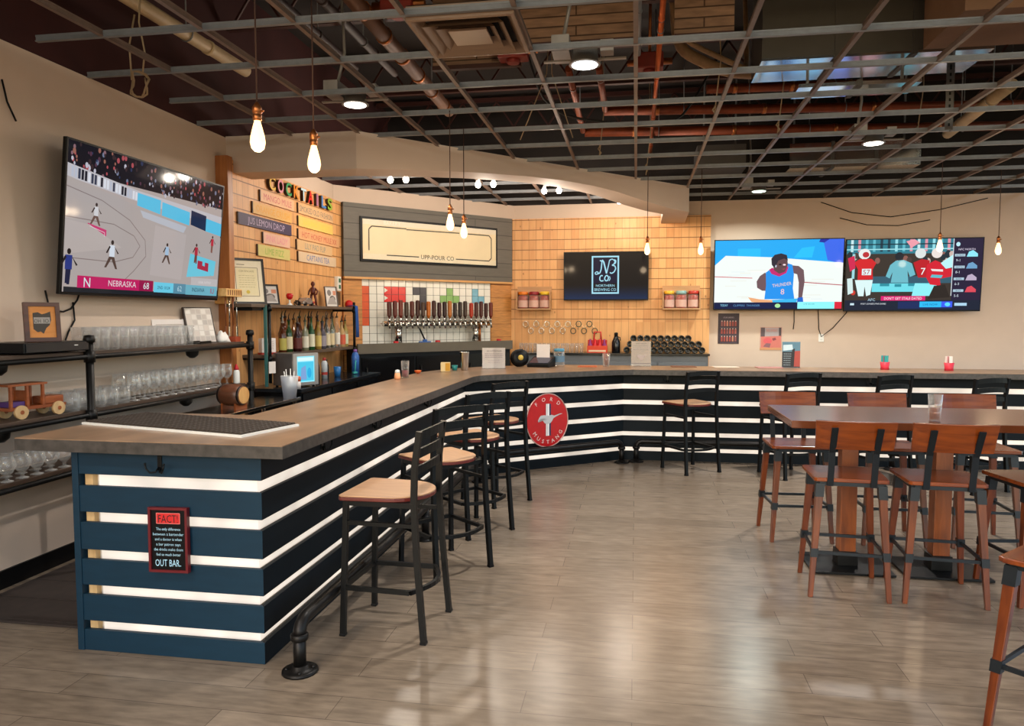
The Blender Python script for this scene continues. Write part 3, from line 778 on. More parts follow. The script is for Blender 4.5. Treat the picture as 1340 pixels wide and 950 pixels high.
def logo(c):
    K[0] = 1.0
    c.rect(0, 0, 1, 1, '#0b0d14')
    n = 16
    for k in range(n): c.rect(0, .68+k*.02, 1, .70+k*.02, '#%02x%02x%02x' % (11+k//3, 13+k*2, 20+k*4)); c.y += c.step*.9
    bl = '#a6e0f4'
    c.line([(.335, .09), (.655, .09)], .022, bl); c.line([(.335, .87), (.655, .87)], .022, bl); c.line([(.34, .075), (.34, .885)], .022, bl); c.line([(.65, .075), (.65, .885)], .022, bl)
    c.rect(.355, .12, .635, .66, '#0d1433')
    # script N 3 Co
    w = .016
    c.line([(.37, .44), (.39, .41), (.41, .42), (.405, .455), (.38, .47), (.37, .44)], w*.8, bl); c.line([(.40, .46), (.43, .44), (.445, .36), (.455, .19), (.43, .17)], w, bl)
    c.line([(.455, .16), (.475, .2), (.50, .38), (.51, .45)], w*1.3, bl); c.line([(.51, .45), (.53, .30), (.545, .17), (.56, .15)], w*.9, bl)
    c.line([(.55, .17), (.575, .14), (.60, .17), (.61, .20), (.60, .24)], w*.8, bl); c.line([(.60, .155), (.622, .18), (.615, .235), (.575, .275)], w, bl); c.line([(.575, .275), (.61, .29), (.62, .35), (.60, .42), (.57, .45), (.55, .43)], w, bl)
    c.line([(.465, .50), (.445, .49), (.43, .53), (.43, .59), (.45, .615), (.475, .6)], w, bl); c.line([(.50, .50), (.485, .56), (.50, .61), (.525, .60), (.535, .54), (.52, .49), (.50, .50)], w, bl); c.line([(.545, .51), (.555, .56), (.54, .61)], w*.7, bl)
    c.text('NORTHERN', .495, .735, .055, bl, maxw=.25); c.text('BREWING CO', .495, .825, .062, bl, maxw=.26)
tv('black television with a framed pale blue logo, on the pine wall', (-.432, 10.66, 2.212), 0, 2, 1.185, .665, logo)

def player(c):
    K[0] = 1.12
    c.rect(0, 0, 1, 1, '#18a6ee'); c.rect(.18, .12, .36, .26, '#1cb8f4'); c.poly([(.62, .26), (.68, .12), (.78, .1), (.76, .26)], '#22bcf6'); c.poly([(.84, 0), (1, 0), (1, .36), (.88, .3)], '#3a66e4')
    c.poly([(.82, 0), (.89, 0), (.85, .05), (.81, .04)], '#1c2c9c')
    c.poly([(0, .36), (.085, .22), (.45, .25), (1, .34), (1, 1), (0, 1)], '#eaf2ee')
    r = random.Random(2)
    for k in range(26): 
        u, v = r.random()*.8, r.uniform(.36, .88); c.rect(u, v, u+r.uniform(.08, .2), v+.012, r.choice(('#e0eaec', '#f2f6ee', '#e6e8e0'))); c.y += c.step*.9
    c.line([(0, .525), (.3, .55)], .01, '#c8505c'); c.line([(.7, .615), (1, .66)], .012, '#b4505c')
    sk = '#6c5258'
    c.poly([(.40, .47), (.36, .52), (.335, .60), (.34, .69), (.38, .735), (.44, .74), (.45, .60)], sk); c.poly([(.61, .37), (.66, .38), (.70, .44), (.71, .60), (.695, .84), (.665, .85), (.665, .62), (.65, .50), (.60, .47)], sk); c.poly([(.66, .84), (.70, .83), (.705, .9), (.655, .92)], '#1c62c8')
    c.poly([(.405, .47), (.45, .41), (.50, .47), (.56, .45), (.575, .34), (.61, .36), (.625, .50), (.62, .70), (.635, .86), (.40, .86), (.41, .66)], '#1f8fe8')
    c.poly([(.43, .43), (.455, .40), (.50, .46), (.545, .43), (.565, .36), (.58, .40), (.565, .48), (.51, .53), (.45, .49)], '#c0246c')
    c.poly([(.45, .32), (.475, .26), (.53, .24), (.57, .27), (.575, .36), (.555, .46), (.51, .49), (.47, .44)], '#5d4348')
    c.poly([(.45, .36), (.445, .27), (.47, .215), (.52, .195), (.565, .22), (.575, .30), (.545, .27), (.50, .30), (.485, .36), (.47, .40)], '#2a2434')
    c.ell(.548, .36, .012, .012, '#f2d8dc'); c.ell(.515, .355, .01, .012, '#1c1418'); c.poly([(.525, .42), (.56, .41), (.545, .435)], '#8c4a54'); c.poly([(.48, .36), (.49, .37), (.485, .40), (.475, .39)], '#b8c0d0')
    c.text('THUNDER', .535, .67, .05, '#f2cfb0', rot=R(8), maxw=.15); c.text('8', .54, .79, .085, '#f2c4c0'); 
    c.poly([(.27, .83), (.36, .86), (.47, .875), (.46, .93), (.3, .9)], '#e8a878'); c.poly([(.46, .87), (.66, .85), (.65, .92), (.47, .94)], '#3ab4ea')
    c.rect(0, .905, .66, 1, '#101c44'); c.text('TODAY', .08, .965, .035, '#8fd6f4', maxw=.06); c.text('CLIPPERS  THUNDER', .26, .965, .03, '#5a8fc0', maxw=.22); c.ell(.505, .955, .022, .03, '#a6e09c')
    c.rect(.66, .90, .945, 1.0, '#8ef0f6'); c.text('LIVE ON AIR', .75, .94, .02, '#3a9cac'); c.rect(.945, .90, 1.0, 1.0, '#d8243c')
tv('television showing a basketball player in a blue jersey', (1.918, 10.60, 2.205), 0, 3, 1.68, .94, player)

def football(c):
    K[0] = 1.1
    c.rect(0, 0, 1, 1, '#3a332f'); c.rect(0, 0, .79, .2, '#2e7a8c')
    r = random.Random(9)
    for k in range(14): c.rect(.03+k*.055, .0, .05+k*.055, .17, r.choice(('#8fd6e0', '#1c3c4c', '#5cb4c4', '#c2e2e6', '#d890a0'))); c.y += c.step*.9
    c.rect(0, .06, .79, .075, '#0f2c38'); c.rect(0, .13, .79, .145, '#9cdce4')
    for k in range(26): c.ell(r.uniform(.02, .78), r.uniform(.2, .32), .02, .045, r.choice(('#4a3c3a', '#8a5c54', '#6a2c30', '#c8b0a8', '#20303a')), 9); c.y += c.step*.9
    c.rect(.18, .52, .79, .62, '#345a6c')
    # bench
    c.rect(.20, .62, .68, .74, '#6cd8e4'); c.rect(.26, .62, .33, .66, '#2c8c9c'); c.rect(.37, .63, .42, .67, '#2c8c9c'); c.rect(.47, .62, .52, .66, '#2c8c9c'); c.poly([(.52, .62), (.66, .64), (.66, .80), (.50, .80)], '#8ceaf0')
    # left player
    c.ell(.135, .20, .045, .075, '#e2e6e6'); c.ell(.145, .21, .025, .04, '#b83038'); c.rect(.045, .2, .065, .55, '#9ad4dc')
    c.poly([(.06, .32), (.10, .27), (.19, .27), (.225, .33), (.20, .42), (.205, .56), (.09, .57), (.09, .42)], '#d0252c'); c.rect(.12, .41, .19, .50, '#d8ecee'); c.text('57', .155, .49, .07, '#b03038')
    c.poly([(.07, .57), (.205, .57), (.19, .78), (.16, .80), (.145, .66), (.14, .80), (.10, .80)], '#d6f0f0'); c.poly([(.01, .26), (.06, .22), (.07, .40), (.03, .45)], '#cc2850'); c.ell(.06, .75, .018, .035, '#c83a2c'); c.poly([(.01, .55), (.05, .54), (.06, .75), (.02, .78)], '#cfe6e4')
    # man in a pale blue top
    c.ell(.395, .24, .032, .06, '#1e2630'); c.poly([(.33, .36), (.37, .30), (.43, .29), (.49, .34), (.52, .50), (.48, .53), (.46, .44), (.47, .61), (.34, .61), (.35, .46), (.33, .55), (.30, .52)], '#6ab6c4')
    # right group
    c.ell(.55, .20, .04, .07, '#d6dede'); c.poly([(.50, .33), (.56, .28), (.62, .30), (.62, .54), (.54, .54)], '#b81f2a'); c.text('7', .575, .50, .1, '#e6f0f0')
    c.poly([(.60, .36), (.66, .30), (.76, .38), (.79, .44), (.78, .53), (.70, .56), (.71, .66), (.63, .64), (.60, .54)], '#cf2033'); c.poly([(.63, .42), (.72, .43), (.72, .46), (.64, .45)], '#e8dede'); c.poly([(.64, .50), (.72, .51), (.71, .55), (.63, .54)], '#5cb8c8'); c.ell(.67, .20, .04, .07, '#e6dcd6'); c.poly([(.70, .34), (.79, .22), (.79, .40), (.74, .42)], '#b6ecf0')
    c.poly([(.66, .66), (.74, .64), (.78, .82), (.62, .84)], '#2c2624'); c.poly([(.44, .03), (.50, .0), (.54, .05), (.48, .12)], '#e89aa8')
    # right hand column
    c.rect(.79, 0, 1, .86, '#26203a'); c.rect(.785, 0, .79, .8, '#d8e0e8'); c.ell(.82, .08, .015, .03, '#b8e4f4'); c.text('NFC NORTH', .885, .165, .028, '#d8cfe4', maxw=.16)
    for k, (a, b, col) in enumerate((('DETROIT', '9-1', '#8ce2f4'), ('SEATTLE', '8-1', '#6a9cc4'), ('BEARS', '6-3', '#b8a8c0'), ('BUCS', '5-5', '#d84858'))):
        v = .235+k*.165; c.rect(.80, v-.02, .875, v+.015, '#a9c4d4'); c.text(a, .838, v+.008, .02, '#26304c', maxw=.06); c.text(b, .825, v+.085, .035, '#d0dce8', maxw=.04); c.poly([(.885, v+.02), (.90, v-.05), (.93, v-.07), (.965, v-.02), (.965, v+.02)], col)
    c.rect(0, .86, 1, 1, '#1c2436'); c.rect(.27, .80, .60, .865, '#d81f70'); c.text("DON'T GET STALE DATED", .435, .852, .038, '#f2e6ee', maxw=.28); c.text('AFC', .2, .87, .04, '#a8cce0'); c.rect(.04, .90, .07, .93, '#c6e0ea'); c.text('MOST CONSECUTIVE GAMES', .215, .92, .022, '#dfe6ee', maxw=.19)
    c.poly([(.4, .88), (.8, .87), (.8, .98), (.4, .98)], '#1c2c5c'); c.rect(.56, .88, .72, .96, '#2cb8f0'); c.text('LIVE NOW', .64, .935, .03, '#0c5c9c'); c.rect(.72, .88, .80, .96, '#3c5cf0'); c.ell(.765, .92, .02, .028, '#5cd8f4'); c.rect(.815, .90, .905, .94, '#a8d0e8')
tv('television showing football players beside a bench, at the right end of the far wall', (3.638, 10.60, 2.185), 0, 3, 1.68, .94, football)
# ------------------------------------------------------------------ pipe shelving on the left wall
M_shelfw = wood('dark_shelf_board', '#33241b', '#4c382a', .5, 'y')
t = thing('pipe_shelf', 'black pipe shelving with three dark boards of glassware along the left wall', 'shelf', (XL, 0, 0))
Y0, Y1, D = 2.75, 6.02, .32
for z in (1.405, 1.035, .70):
    m = MB(M_shelfw); m.b2((.015, Y0, z-.022), (D-.02, Y1, z)); m.build('shelf_board', None, t, bevel=.002)
for y in (2.95, 4.12, 6.08):
    m = MB(M_pipe); m.tube([(D, y, .015), (D, y, 1.47)], .024, 12); m.lathe([(.034, 0), (.036, .02), (.03, .045), (0, .05)], (D, y, 1.46), 12)
    for z in (1.37, 1.0, .665):
        m.lathe([(.034, -.035), (.034, .035)], (D, y, z), 12); m.tube([(.0, y, z), (D, y, z)], .02, 10)
    m.lathe([(.06, 0), (.06, .012), (.034, .014), (.034, .04)], (D, y, .0), 14); m.build('pipe_post', None, t)
for z in (1.37, 1.0, .665):
    m = MB(M_pipe); m.tube([(D, 2.95, z), (D, 6.08, z)], .016, 10); m.build('pipe_rail', None, t)
for y, z in ((3.5, 1.37), (3.5, 1.0), (5.3, 1.37), (5.2, 1.0)):
    m = MB(M_pipe); m.lathe([(.0, -.075), (.02, -.072), (.045, -.05), (.05, -.02), (.05, 0)], (D-.06, y, z-.0), 12); m.build('pipe_cap', None, t)

# glassware
def vessel(name, prof, m=None, n=18): return MB(m or M_glass).lathe(prof, n=n, cap=False).build(name)
pint_p = [(0, .004), (.031, .004), (.031, .0), (.033, .0), (.045, .15), (.043, .15), (.0305, .014), (0, .014)]
def rowcopy(src, spots, label, cat, group, sc=None):
    for k, (x, y, z) in enumerate(spots):
        o = src if k == 0 else src.copy()
        if k: C.objects.link(o)
        o.location = (x, y, z); o.rotation_euler = (0, 0, k*.7)
        if sc: o.scale = sc(k)
        tag(o, label, cat, group)
sp = [(XL+.25-.105*j, 4.24+.094*i, 1.405) for i in range(12) for j in range(2)]
rowcopy(vessel('pint_glass', pint_p), sp, 'clear straight pint glass in the double row on the top wall shelf', 'glass', 'pint glasses on the top wall shelf')
tulip = [(0, .006), (.036, .004), (.037, .0), (.033, .0), (.012, .01), (.007, .02), (.007, .055), (.02, .066), (.04, .09), (.046, .115), (.042, .15), (.036, .185), (.034, .185), (.04, .15), (.044, .115), (.038, .092), (.018, .07), (0, .064)]
sp = [(XL+.25-.12*j, 4.62+.108*i, 1.035) for i in range(12) for j in range(2)]
rowcopy(vessel('tulip_glass', tulip), sp, 'clear stemmed tulip beer glass in the rows on the middle wall shelf', 'glass', 'tulip glasses on the middle wall shelf')
mug = [(0, .006), (.041, .004), (.043, .0), (.044, .0), (.047, .06), (.044, .115), (.042, .115), (.044, .06), (.039, .014), (0, .014)]
gm = MB(M_glass).lathe(mug, n=18, cap=False); gm.tube([(.044, 0, .095), (.07, 0, .092), (.076, 0, .06), (.068, 0, .03), (.045, 0, .025)], .006, 8)
sp = [(XL+.25-.125*j, 4.04+.115*i, 1.035) for i in range(5) for j in range(2)]
rowcopy(gm.build('glass_mug'), sp, 'clear glass mug with a handle beside the shelf post, middle wall shelf', 'mug', 'glass mugs on the middle wall shelf')
sn = [(0, .005), (.033, .004), (.034, 0), (.03, 0), (.009, .012), (.009, .03), (.03, .05), (.046, .085), (.042, .12), (.034, .14), (.032, .14), (.04, .12), (.044, .085), (.028, .053), (0, .04)]
sp = [(XL+.26-.11*j, 3.32+.105*i, .70) for i in range(7) for j in range(2)]
rowcopy(vessel('snifter_glass', sn), sp, 'clear round snifter glass on the lowest wall shelf beside the bar end', 'glass', 'snifter glasses on the lowest wall shelf')

# set-top box, framed state outline, toy truck, papers, clipboard, barrel ...
t = thing('video_recorder', 'slim black video recorder on the top wall shelf under a picture', 'recorder', (XL+.16, 3.91, 1.405))
m = MB(M_blackp); m.b2((-.14, -.3, .008), (.17, .2, .068), .004); m.build('case', None, t)
m = MB(mat('recorder_fascia', '#1d2024', .15)); m.b2((.17, -.29, .014), (.174, .19, .062)); m.build('front_panel', None, t)
m = MB(M_cool_white); m.b2((.174, .07, .042), (.175, .10, .047)); m.build('badge', None, t)
t = thing('framed_map', 'brown picture frame with a dark state outline on orange, top left shelf', 'picture', (XL+.23, 3.86, 1.474), R(58), rot=(R(-6), 0, R(58)))
m = MB(wood('frame_brown', '#3a1c12', '#55291a', .35, 'x')); W, H, w = .19, .235, .024
m.b2((-W/2, -.01, 0), (W/2, .015, w)); m.b2((-W/2, -.01, H-w), (W/2, .015, H)); m.b2((-W/2, -.01, w), (-W/2+w, .015, H-w)); m.b2((W/2-w, -.01, w), (W/2, .015, H-w)); m.build('frame', None, t)
m = MB(wood('map_board', '#c57a32', '#d58d45', .5, 'x')); m.b2((-W/2+w, .0, w), (W/2-w, .012, H-w)); m.build('backing', None, t)
c = Canvas(W, H, flat, -.001, Matrix.Translation((0, 0, H/2)))
c.poly([(.25, .27), (.40, .25), (.50, .30), (.60, .28), (.74, .23), (.75, .45), (.70, .58), (.60, .66), (.52, .80), (.44, .74), (.36, .76), (.25, .68)], '#3b332c'); c.rect(.27, .38, .72, .54, '#9a928c')
c.text('OH', .37, .52, .1, '#2c2824', maxw=.18); c.text('IO', .61, .52, .1, '#2c2824', maxw=.14); c.build('artwork', t)
t = thing('toy_truck', 'wooden toy truck with open cab on the middle wall shelf', 'toy', (XL+.21, 3.80, 1.035), R(-8))
mw = wood('toy_wood', '#7c3a18', '#a2562a', .35, 'y')
m = MB(mw); m.b2((-.055, -.2, .05), (.055, .16, .068)); m.b2((-.05, .02, .068), (.05, .15, .115), .006); m.build('body', None, t)
m = MB(mw)
for x in (-.05, .05):
    for y in (-.19, -.09, .01): m.b2((x-.007, y-.007, .068), (x+.007, y+.007, .19))
m.b2((-.06, -.21, .19), (.06, .035, .202)); m.b2((-.05, -.09, .068), (.05, -.075, .16)); m.build('cab', None, t)
m = MB(mat('purple_box', '#4a2a6a', .5)); m.b2((-.045, -.185, .07), (.045, -.1, .10)); m.build('load', None, t)
for x in (-.062, .062):
    for y in (-.14, .1):
        m = MB(wood('wheel_wood', '#b08a5c', '#d0ac7c', .45, 'z')); m.tube([(x-.01, y, .04), (x+.01, y, .04)], .04, 18); m.use(mw); m.tube([(x-.013, y, .04), (x+.013, y, .04)], .012, 10); m.build('wheel', None, t)
t = thing('price_sheet', 'cream printed sheet standing behind the pint glasses on the top shelf', 'sheet', (XL+.05, 5.36, 1.405), rot=(R(-8), 0, R(84)))
m = MB(M_paper); m.b2((-.19, 0, 0), (.19, .003, .2)); m.build('sheet', None, t)
c = Canvas(.38, .2, flat, -.001, Matrix.Translation((0, 0, .1)))
c.lines_of_type(.1, .9, .2, 6, .12, .035, '#a89a90', 4); c.build('print', t)
t = thing('photo_collage', 'pale photo board leaning against the wall at the end of the top shelf', 'picture', (XL+.16, 5.62, 1.405), rot=(R(-16), 0, R(66)))
m = MB(mat('dark_board_edge', '#3a2c26', .5)); m.b2((-.13, .0, 0), (.13, .02, .31)); m.build('board', None, t)
c = Canvas(.26, .31, flat, -.001, Matrix.Translation((0, 0, .155)))
r = random.Random(5); c.rect(.04, .03, .96, .97, '#cfc5bc')
for i in range(5):
    for j in range(6): c.rect(.07+i*.18, .06+j*.152, .07+i*.18+.15, .06+j*.152+.125, r.choice(('#ddd4cc', '#c2b6ae', '#d3c6bc', '#b8aea8', '#e4dcd4'))); c.y += c.step*.9
c.build('photographs', t)
t = thing('crumpled_cloth', 'small crumpled white cloth at the end of the top wall shelf', 'cloth', (XL+.2, 5.83, 1.405))
m = MB(mat('white_cloth', '#ece6e0', .9, 0, .04, 9)); r = random.Random(8)
m.lathe([(.06, 0), (.066, .02), (.05, .05), (.03, .075), (.012, .085), (0, .086)], n=16)
for v in m.bm.verts: v.co *= 1+r.uniform(-.22, .22); v.co.z = max(0, v.co.z)
m.build('fold', None, t)
t = thing('knife_tray', 'small dark metal tray lying on the top wall shelf', 'tray', (XL+.24, 5.44, 1.405), R(8))
m = MB(M_black); m.b2((-.05, -.1, 0), (.05, .1, .008)); m.b2((-.05, -.1, .008), (-.045, .1, .022)); m.b2((.045, -.1, .008), (.05, .1, .022)); m.build('pan', None, t)
t = thing('wooden_barrel', 'small dark wooden barrel lying on a stand below the glass shelves', 'barrel', (-3.12, 5.30, .90), R(-6))
mb_ = Matrix.Rotation(R(90), 4, 'Y')
m = MB(wood('barrel_staves', '#4a2716', '#6a3c22', .4, 'x')); m.lathe([(.072, -.1), (.084, -.05), (.088, 0), (.084, .05), (.072, .1)], n=24, M=Matrix.Translation((0, 0, .11)) @ mb_); m.build('staves', None, t)
for z in (-.085, -.04, .04, .085):
    m = MB(M_black); rr = .0885-abs(z)*.14; m.tube([(z-.009, 0, .11), (z+.009, 0, .11)], rr, 24); m.build('hoop', None, t)
m = MB(wood('barrel_head', '#c08a4e', '#d8a566', .45, 'z')); m.tube([(.098, 0, .11), (.103, 0, .11)], .066, 24); m.build('head', None, t)
m = MB(mw)
for x in (-.06, .06): m.slab([(-.07, 0), (.07, 0), (.07, .05), (.04, .032), (-.04, .032), (-.07, .05)], (x, 0, 0), (0, 1, 0), (0, 0, 1), .016)
m.build('cradle', None, t)
# work ledge the barrel stands on, along the left wall behind the bar
t = thing('service_counter', 'low steel service counter below the wall shelves behind the bar', 'counter', (XL, 4.75, 0))
m = MB(M_chrome); m.b2((.36, .22, .875), (.74, 1.45, .90)); m.build('top', None, t, bevel=.003)
for x in (.40, .70):
    for y in (.27, 1.4): 
        m = MB(M_chrome); m.cyl((x, y, 0), (x, y, .876), .018, 10); m.build('leg', None, t)

# cup of straws
t = thing('straw_cup', 'clear plastic tub of straws beside the shelf post, behind the bar', 'cup', (-3.03, 6.08, .90))
m = MB(glass('frosted_plastic', '#d5dbee', .3, .5)); m.lathe([(0, .002), (.055, 0), (.078, .2), (.076, .2), (.053, .006), (0, .006)], n=20, cap=False); m.build('tub', None, t)
r = random.Random(4)
for k in range(7):
    a = k*.9; m = MB(M_cool_white); m.cyl((.02*math.cos(a), .02*math.sin(a), .008), (.045*math.cos(a), .045*math.sin(a), .22+.02*(k % 3)), .004, 6); m.build('straw', None, t)

# ------------------------------------------------------------------ bottle shelves on the pine wall
M_shelf2 = mat('rough_plank', '#5b4a3c', .55, 0, .25, 6, stretch=(1, .15, 1))
t = thing('bottle_shelf', 'two tier black pipe shelf of liquor on the left pine wall', 'shelf', (-3.65, 6.3, 0))
for z, y0 in ((1.74, -.2), (1.265, .08)):
    m = MB(M_shelf2); m.b2((0, y0, z-.03), (.26, 2.22, z)); m.build('shelf_board', None, t, bevel=.003)
for y in (.1, 2.2):
    m = MB(M_black); m.tube([(.27, y, 1.0), (.27, y, 1.8 if y > 1 else 1.74)], .016, 10)
    for z in (1.70, 1.23): m.tube([(0, y, z), (.27, y, z)], .014, 10); m.lathe([(.024, -.025), (.024, .025)], (.27, y, z), 12)
    m.build('pipe_post', None, t)
m = MB(mat('teal_upright', '#2f5f5c', .5)); m.b2((.245, .04, .97), (.268, .066, 1.73)); m.build('side_upright', None, t)
m = MB(M_black); m.b2((.03, -.15, 1.68), (.24, .02, 1.708)); m.build('bracket', None, t)

def bottle(label, x, y, z, h, r, colour, lab=None, capc='#1b1512', kind=0, pourer=True, group=None):
    t = thing('liquor_bottle', label, 'bottle', (x, y, z), R(rnd.uniform(0, 40)+20), group)
    hb = h*.58
    if kind == 0: p = [(r*.92, 0), (r, .006), (r, hb), (r*.86, hb+.02), (r*.42, hb+.055), (r*.34, hb+.07), (r*.34, h*.93), (r*.42, h*.935), (r*.42, h*.96)]
    elif kind == 1: p = [(r*.95, 0), (r, .006), (r, hb*.95), (r*.7, hb+.02), (r*.36, hb+.07), (r*.32, h*.94), (r*.42, h*.945), (r*.42, h*.965)]
    else: p = [(r*.9, 0), (r*1.05, .01), (r*.98, hb*.5), (r*1.05, hb*.9), (r*.6, hb+.03), (r*.36, hb+.05), (r*.36, h*.93), (r*.45, h*.94), (r*.45, h*.96)]
    m = MB(mat('bottle_'+colour.strip('#'), colour, .08, 0, .08, 6) if not colour.startswith('g') else M_glass); m.lathe(p, n=14); m.build('bottle_body', None, t)
    if lab:
        m = MB(flat(lab)); rr = r*1.015 if kind < 2 else r*1.07
        m.lathe([(rr, hb*.18), (rr, hb*.82)], n=14, cap=False); m.build('paper_label', None, t)
    m = MB(flat(capc, .35)); m.lathe([(r*.45, h*.955), (r*.45, h)], n=12)
    if pourer: m.tube([(0, 0, h), (0, .004, h+.025), (.012, .01, h+.06)], [.008, .006, .004], 8)
    m.build('cap', None, t)
    return t
zB = 1.265
specs = [(6.72, .24, .30, '#4a2410', '#a89c4a', 'amber bottle with a small yellow green label, lower pine shelf', 0), (6.86, .16, .34, '#3d1a0c', '#c9a77a', 'tall dark amber bottle at the back of the lower pine shelf', 1), (6.93, .2, .32, '#24401e', '#d8cca8', 'green bottle with a cream label, lower pine shelf', 0),
         (7.05, .1, .37, '#6e3416', '#caa06a', 'tall reddish brown bottle at the back of the liquor row', 1), (7.10, .21, .29, '#2e1210', '#5a201c', 'squat dark red bottle on the lower pine shelf', 2), (7.22, .11, .33, '#7c4a1c', '#b58a4a', 'honey coloured bottle at the back of the liquor row', 0),
         (7.30, .2, .31, '#7a7a60', '#e2dac6', 'pale bottle with a white label left of the dark green bottle', 0), (7.45, .2, .35, '#1f4a26', '#ded8bc', 'dark green bottle with a white label in the middle of the liquor row', 1), (7.40, .09, .36, '#5a3014', None, 'slim brown bottle at the back, behind the dark green bottle', 1),
         (7.62, .2, .31, '#8c7030', '#d2b864', 'bottle with a golden yellow label, lower pine shelf', 0), (7.60, .1, .36, '#3d2416', None, 'slim dark bottle at the back, behind the golden labelled bottle', 1), (7.73, .2, .30, '#4a4650', '#968c94', 'bottle with a mauve grey label, lower pine shelf', 2),
         (7.86, .2, .33, 'g', '#e0cfac', 'clear bottle with a cream label, lower pine shelf', 0), (7.84, .09, .38, '#6a4424', None, 'tall brown bottle at the back, behind the cream labelled clear bottle', 1), (7.98, .2, .34, 'g', '#d8c39a', 'clear bottle with a tan label, lower pine shelf', 0), (8.06, .1, .40, '#2c2a1c', '#c8b896', 'tallest dark bottle at the back right of the liquor row', 1),
         (8.14, .2, .36, 'g', '#e2dace', 'clear tall bottle with a pale label, lower pine shelf', 1), (8.24, .1, .39, '#4e5a2c', None, 'olive green bottle at the back right of the liquor row', 1), (8.28, .2, .30, '#b8966a', '#c8583c', 'red orange bottle near the right end of the liquor row', 2), (8.41, .19, .31, '#9c8a4c', '#cfd4b4', 'rightmost bottle of the liquor row with a pale green label', 0)]
for y, dx, h, colr, lab, lb, kd in specs:
    bottle(lb, -3.65+dx, y, zB, min(h*1.04, .365), .036 if kd != 2 else .042, colr, lab, rnd.choice(('#1b1512', '#3a2414', '#8a8078', '#20301c')), kd)
t = thing('recipe_card_box', 'cream card box on a red base at the left end of the liquor shelf', 'box', (-3.47, 6.52, zB), R(65))
m = MB(flat('#a8301f')); m.b2((-.085, -.03, 0), (.085, .03, .018)); m.build('base', None, t)
m = MB(M_paper); m.b2((-.08, -.026, .018), (.08, .026, .155), .003); m.build('carton', None, t)
c = Canvas(.16, .13, flat, -.027, Matrix.Translation((0, 0, .09))); c.lines_of_type(.15, .85, .25, 5, .13, .04, '#b08f86', 3); c.build('print', t)

zT = 1.74
def framed(name, label, loc, rot, W, H, w, fcol, paint, cat='picture'):
    t = thing(name, label, cat, loc, rot=rot)
    m = MB(mat(name+'_moulding', fcol, .35, 0, .1, 20)); m.b2((-W/2, -.012, 0), (W/2, .012, w)); m.b2((-W/2, -.012, H-w), (W/2, .012, H)); m.b2((-W/2, -.012, w), (-W/2+w, .012, H-w)); m.b2((W/2-w, -.012, w), (W/2, .012, H-w)); m.build('frame', None, t)
    m = MB(M_blackp); m.b2((-W/2+w, 0, w), (W/2-w, .01, H-w)); m.build('backing', None, t)
    c = Canvas(W-2*w, H-2*w, flat, -.001, Matrix.Translation((0, 0, H/2)), .0003); paint(c); c.build('artwork', t)
    return t
def certificate(c):
    c.rect(0, 0, 1, 1, '#e6d9bf'); c.line([(.14, .17), (.86, .17), (.86, .86), (.14, .86), (.14, .17)], .006, '#8a7a5c'); c.rect(.17, .19, .83, .84, '#e2d3aa'); c.text('CERTIFICATE', .5, .28, .045, '#8f8058', maxw=.5)
    c.lines_of_type(.24, .76, .36, 6, .055, .012, '#b5a67e', 6); c.ell(.5, .76, .06, .045, '#c7ac3c'); c.line([(.2, .1), (.45, .1)], .006, '#6e634c')
framed('framed_certificate', 'framed cream certificate leaning at the left end of the top pine shelf', (-3.51, 6.28, zT), (R(-11), 0, R(50)), .33, .43, .02, '#1d1512', certificate)
def photo(c):
    c.rect(0, 0, 1, 1, '#d8d0cc'); c.ell(.35, .3, .18, .16, '#7c7470'); c.ell(.6, .62, .26, .18, '#6a625f'); c.poly([(.1, .9), (.3, .6), (.7, .5), (.95, .9)], '#a49a96'); c.rect(.68, .2, .95, .42, '#d08868')
framed('framed_photo', 'small dark framed black and white photo on the top pine shelf', (-3.49, 6.62, zT), (R(-12), 0, R(58)), .22, .2, .014, '#1c1513', photo)
framed('leaning_photo', 'grey photo print leaning beside the red figurine on the top pine shelf', (-3.5, 8.13, zT), (R(-10), 0, R(56)), .16, .24, .006, '#5d5552', photo)
t = thing('red_goblet', 'small red goblet on a white foot on the top pine shelf', 'goblet', (-3.46, 6.98, zT))
m = MB(M_cool_white); m.lathe([(.028, 0), (.026, .01), (.008, .025), (.008, .055)], n=14); m.build('foot', None, t)
m = MB(flat('#c4181c', .25)); m.lathe([(.008, .055), (.028, .07), (.036, .1), (.026, .12), (0, .122)], n=14); m.build('bowl', None, t)
t = thing('carved_figurine', 'dark red carved standing figure on the top pine shelf', 'figurine', (-3.52, 7.66, zT))
m = MB(wood('figure_wood', '#4a1a12', '#6c2a1c', .4, 'z')); m.lathe([(.05, 0), (.05, .012), (.03, .016)], n=14)
for s in (-1, 1):
    m.tube([(s*.035, 0, .012), (s*.028, .01, .07), (s*.018, 0, .135)], [.012, .013, .016], 8); m.tube([(s*.02, 0, .2), (s*.05, .01, .165), (s*.046, -.02, .125)], [.011, .01, .008], 8)
m.lathe([(.02, .125), (.028, .15), (.03, .195), (.014, .212), (.012, .222), (.022, .235), (.022, .255), (.01, .272), (0, .274)], n=12); m.build('figure', None, t)
t = thing('model_car', 'silver model car with a red tail on the top pine shelf', 'toy', (-3.5, 7.42, zT), R(90))
m = MB(mat('silver_toy_paint', '#a89f9c', .25, .6)); m.slab([(-.13, .018), (.13, .018), (.135, .045), (.09, .055), (.05, .085), (-.04, .088), (-.08, .058), (-.13, .05)], (0, .045, 0), (1, 0, 0), (0, 0, 1), .09); m.build('body', None, t, bevel=.005)
m = MB(flat('#b8202a')); m.b2((.09, -.047, .03), (.136, .0, .05)); m.build('tail', None, t)
for x in (-.075, .08):
    for y in (-.042, .042): m = MB(M_blackp); m.tube([(x, y-.008, .02), (x, y+.008, .02)], .02, 14); m.build('wheel', None, t)
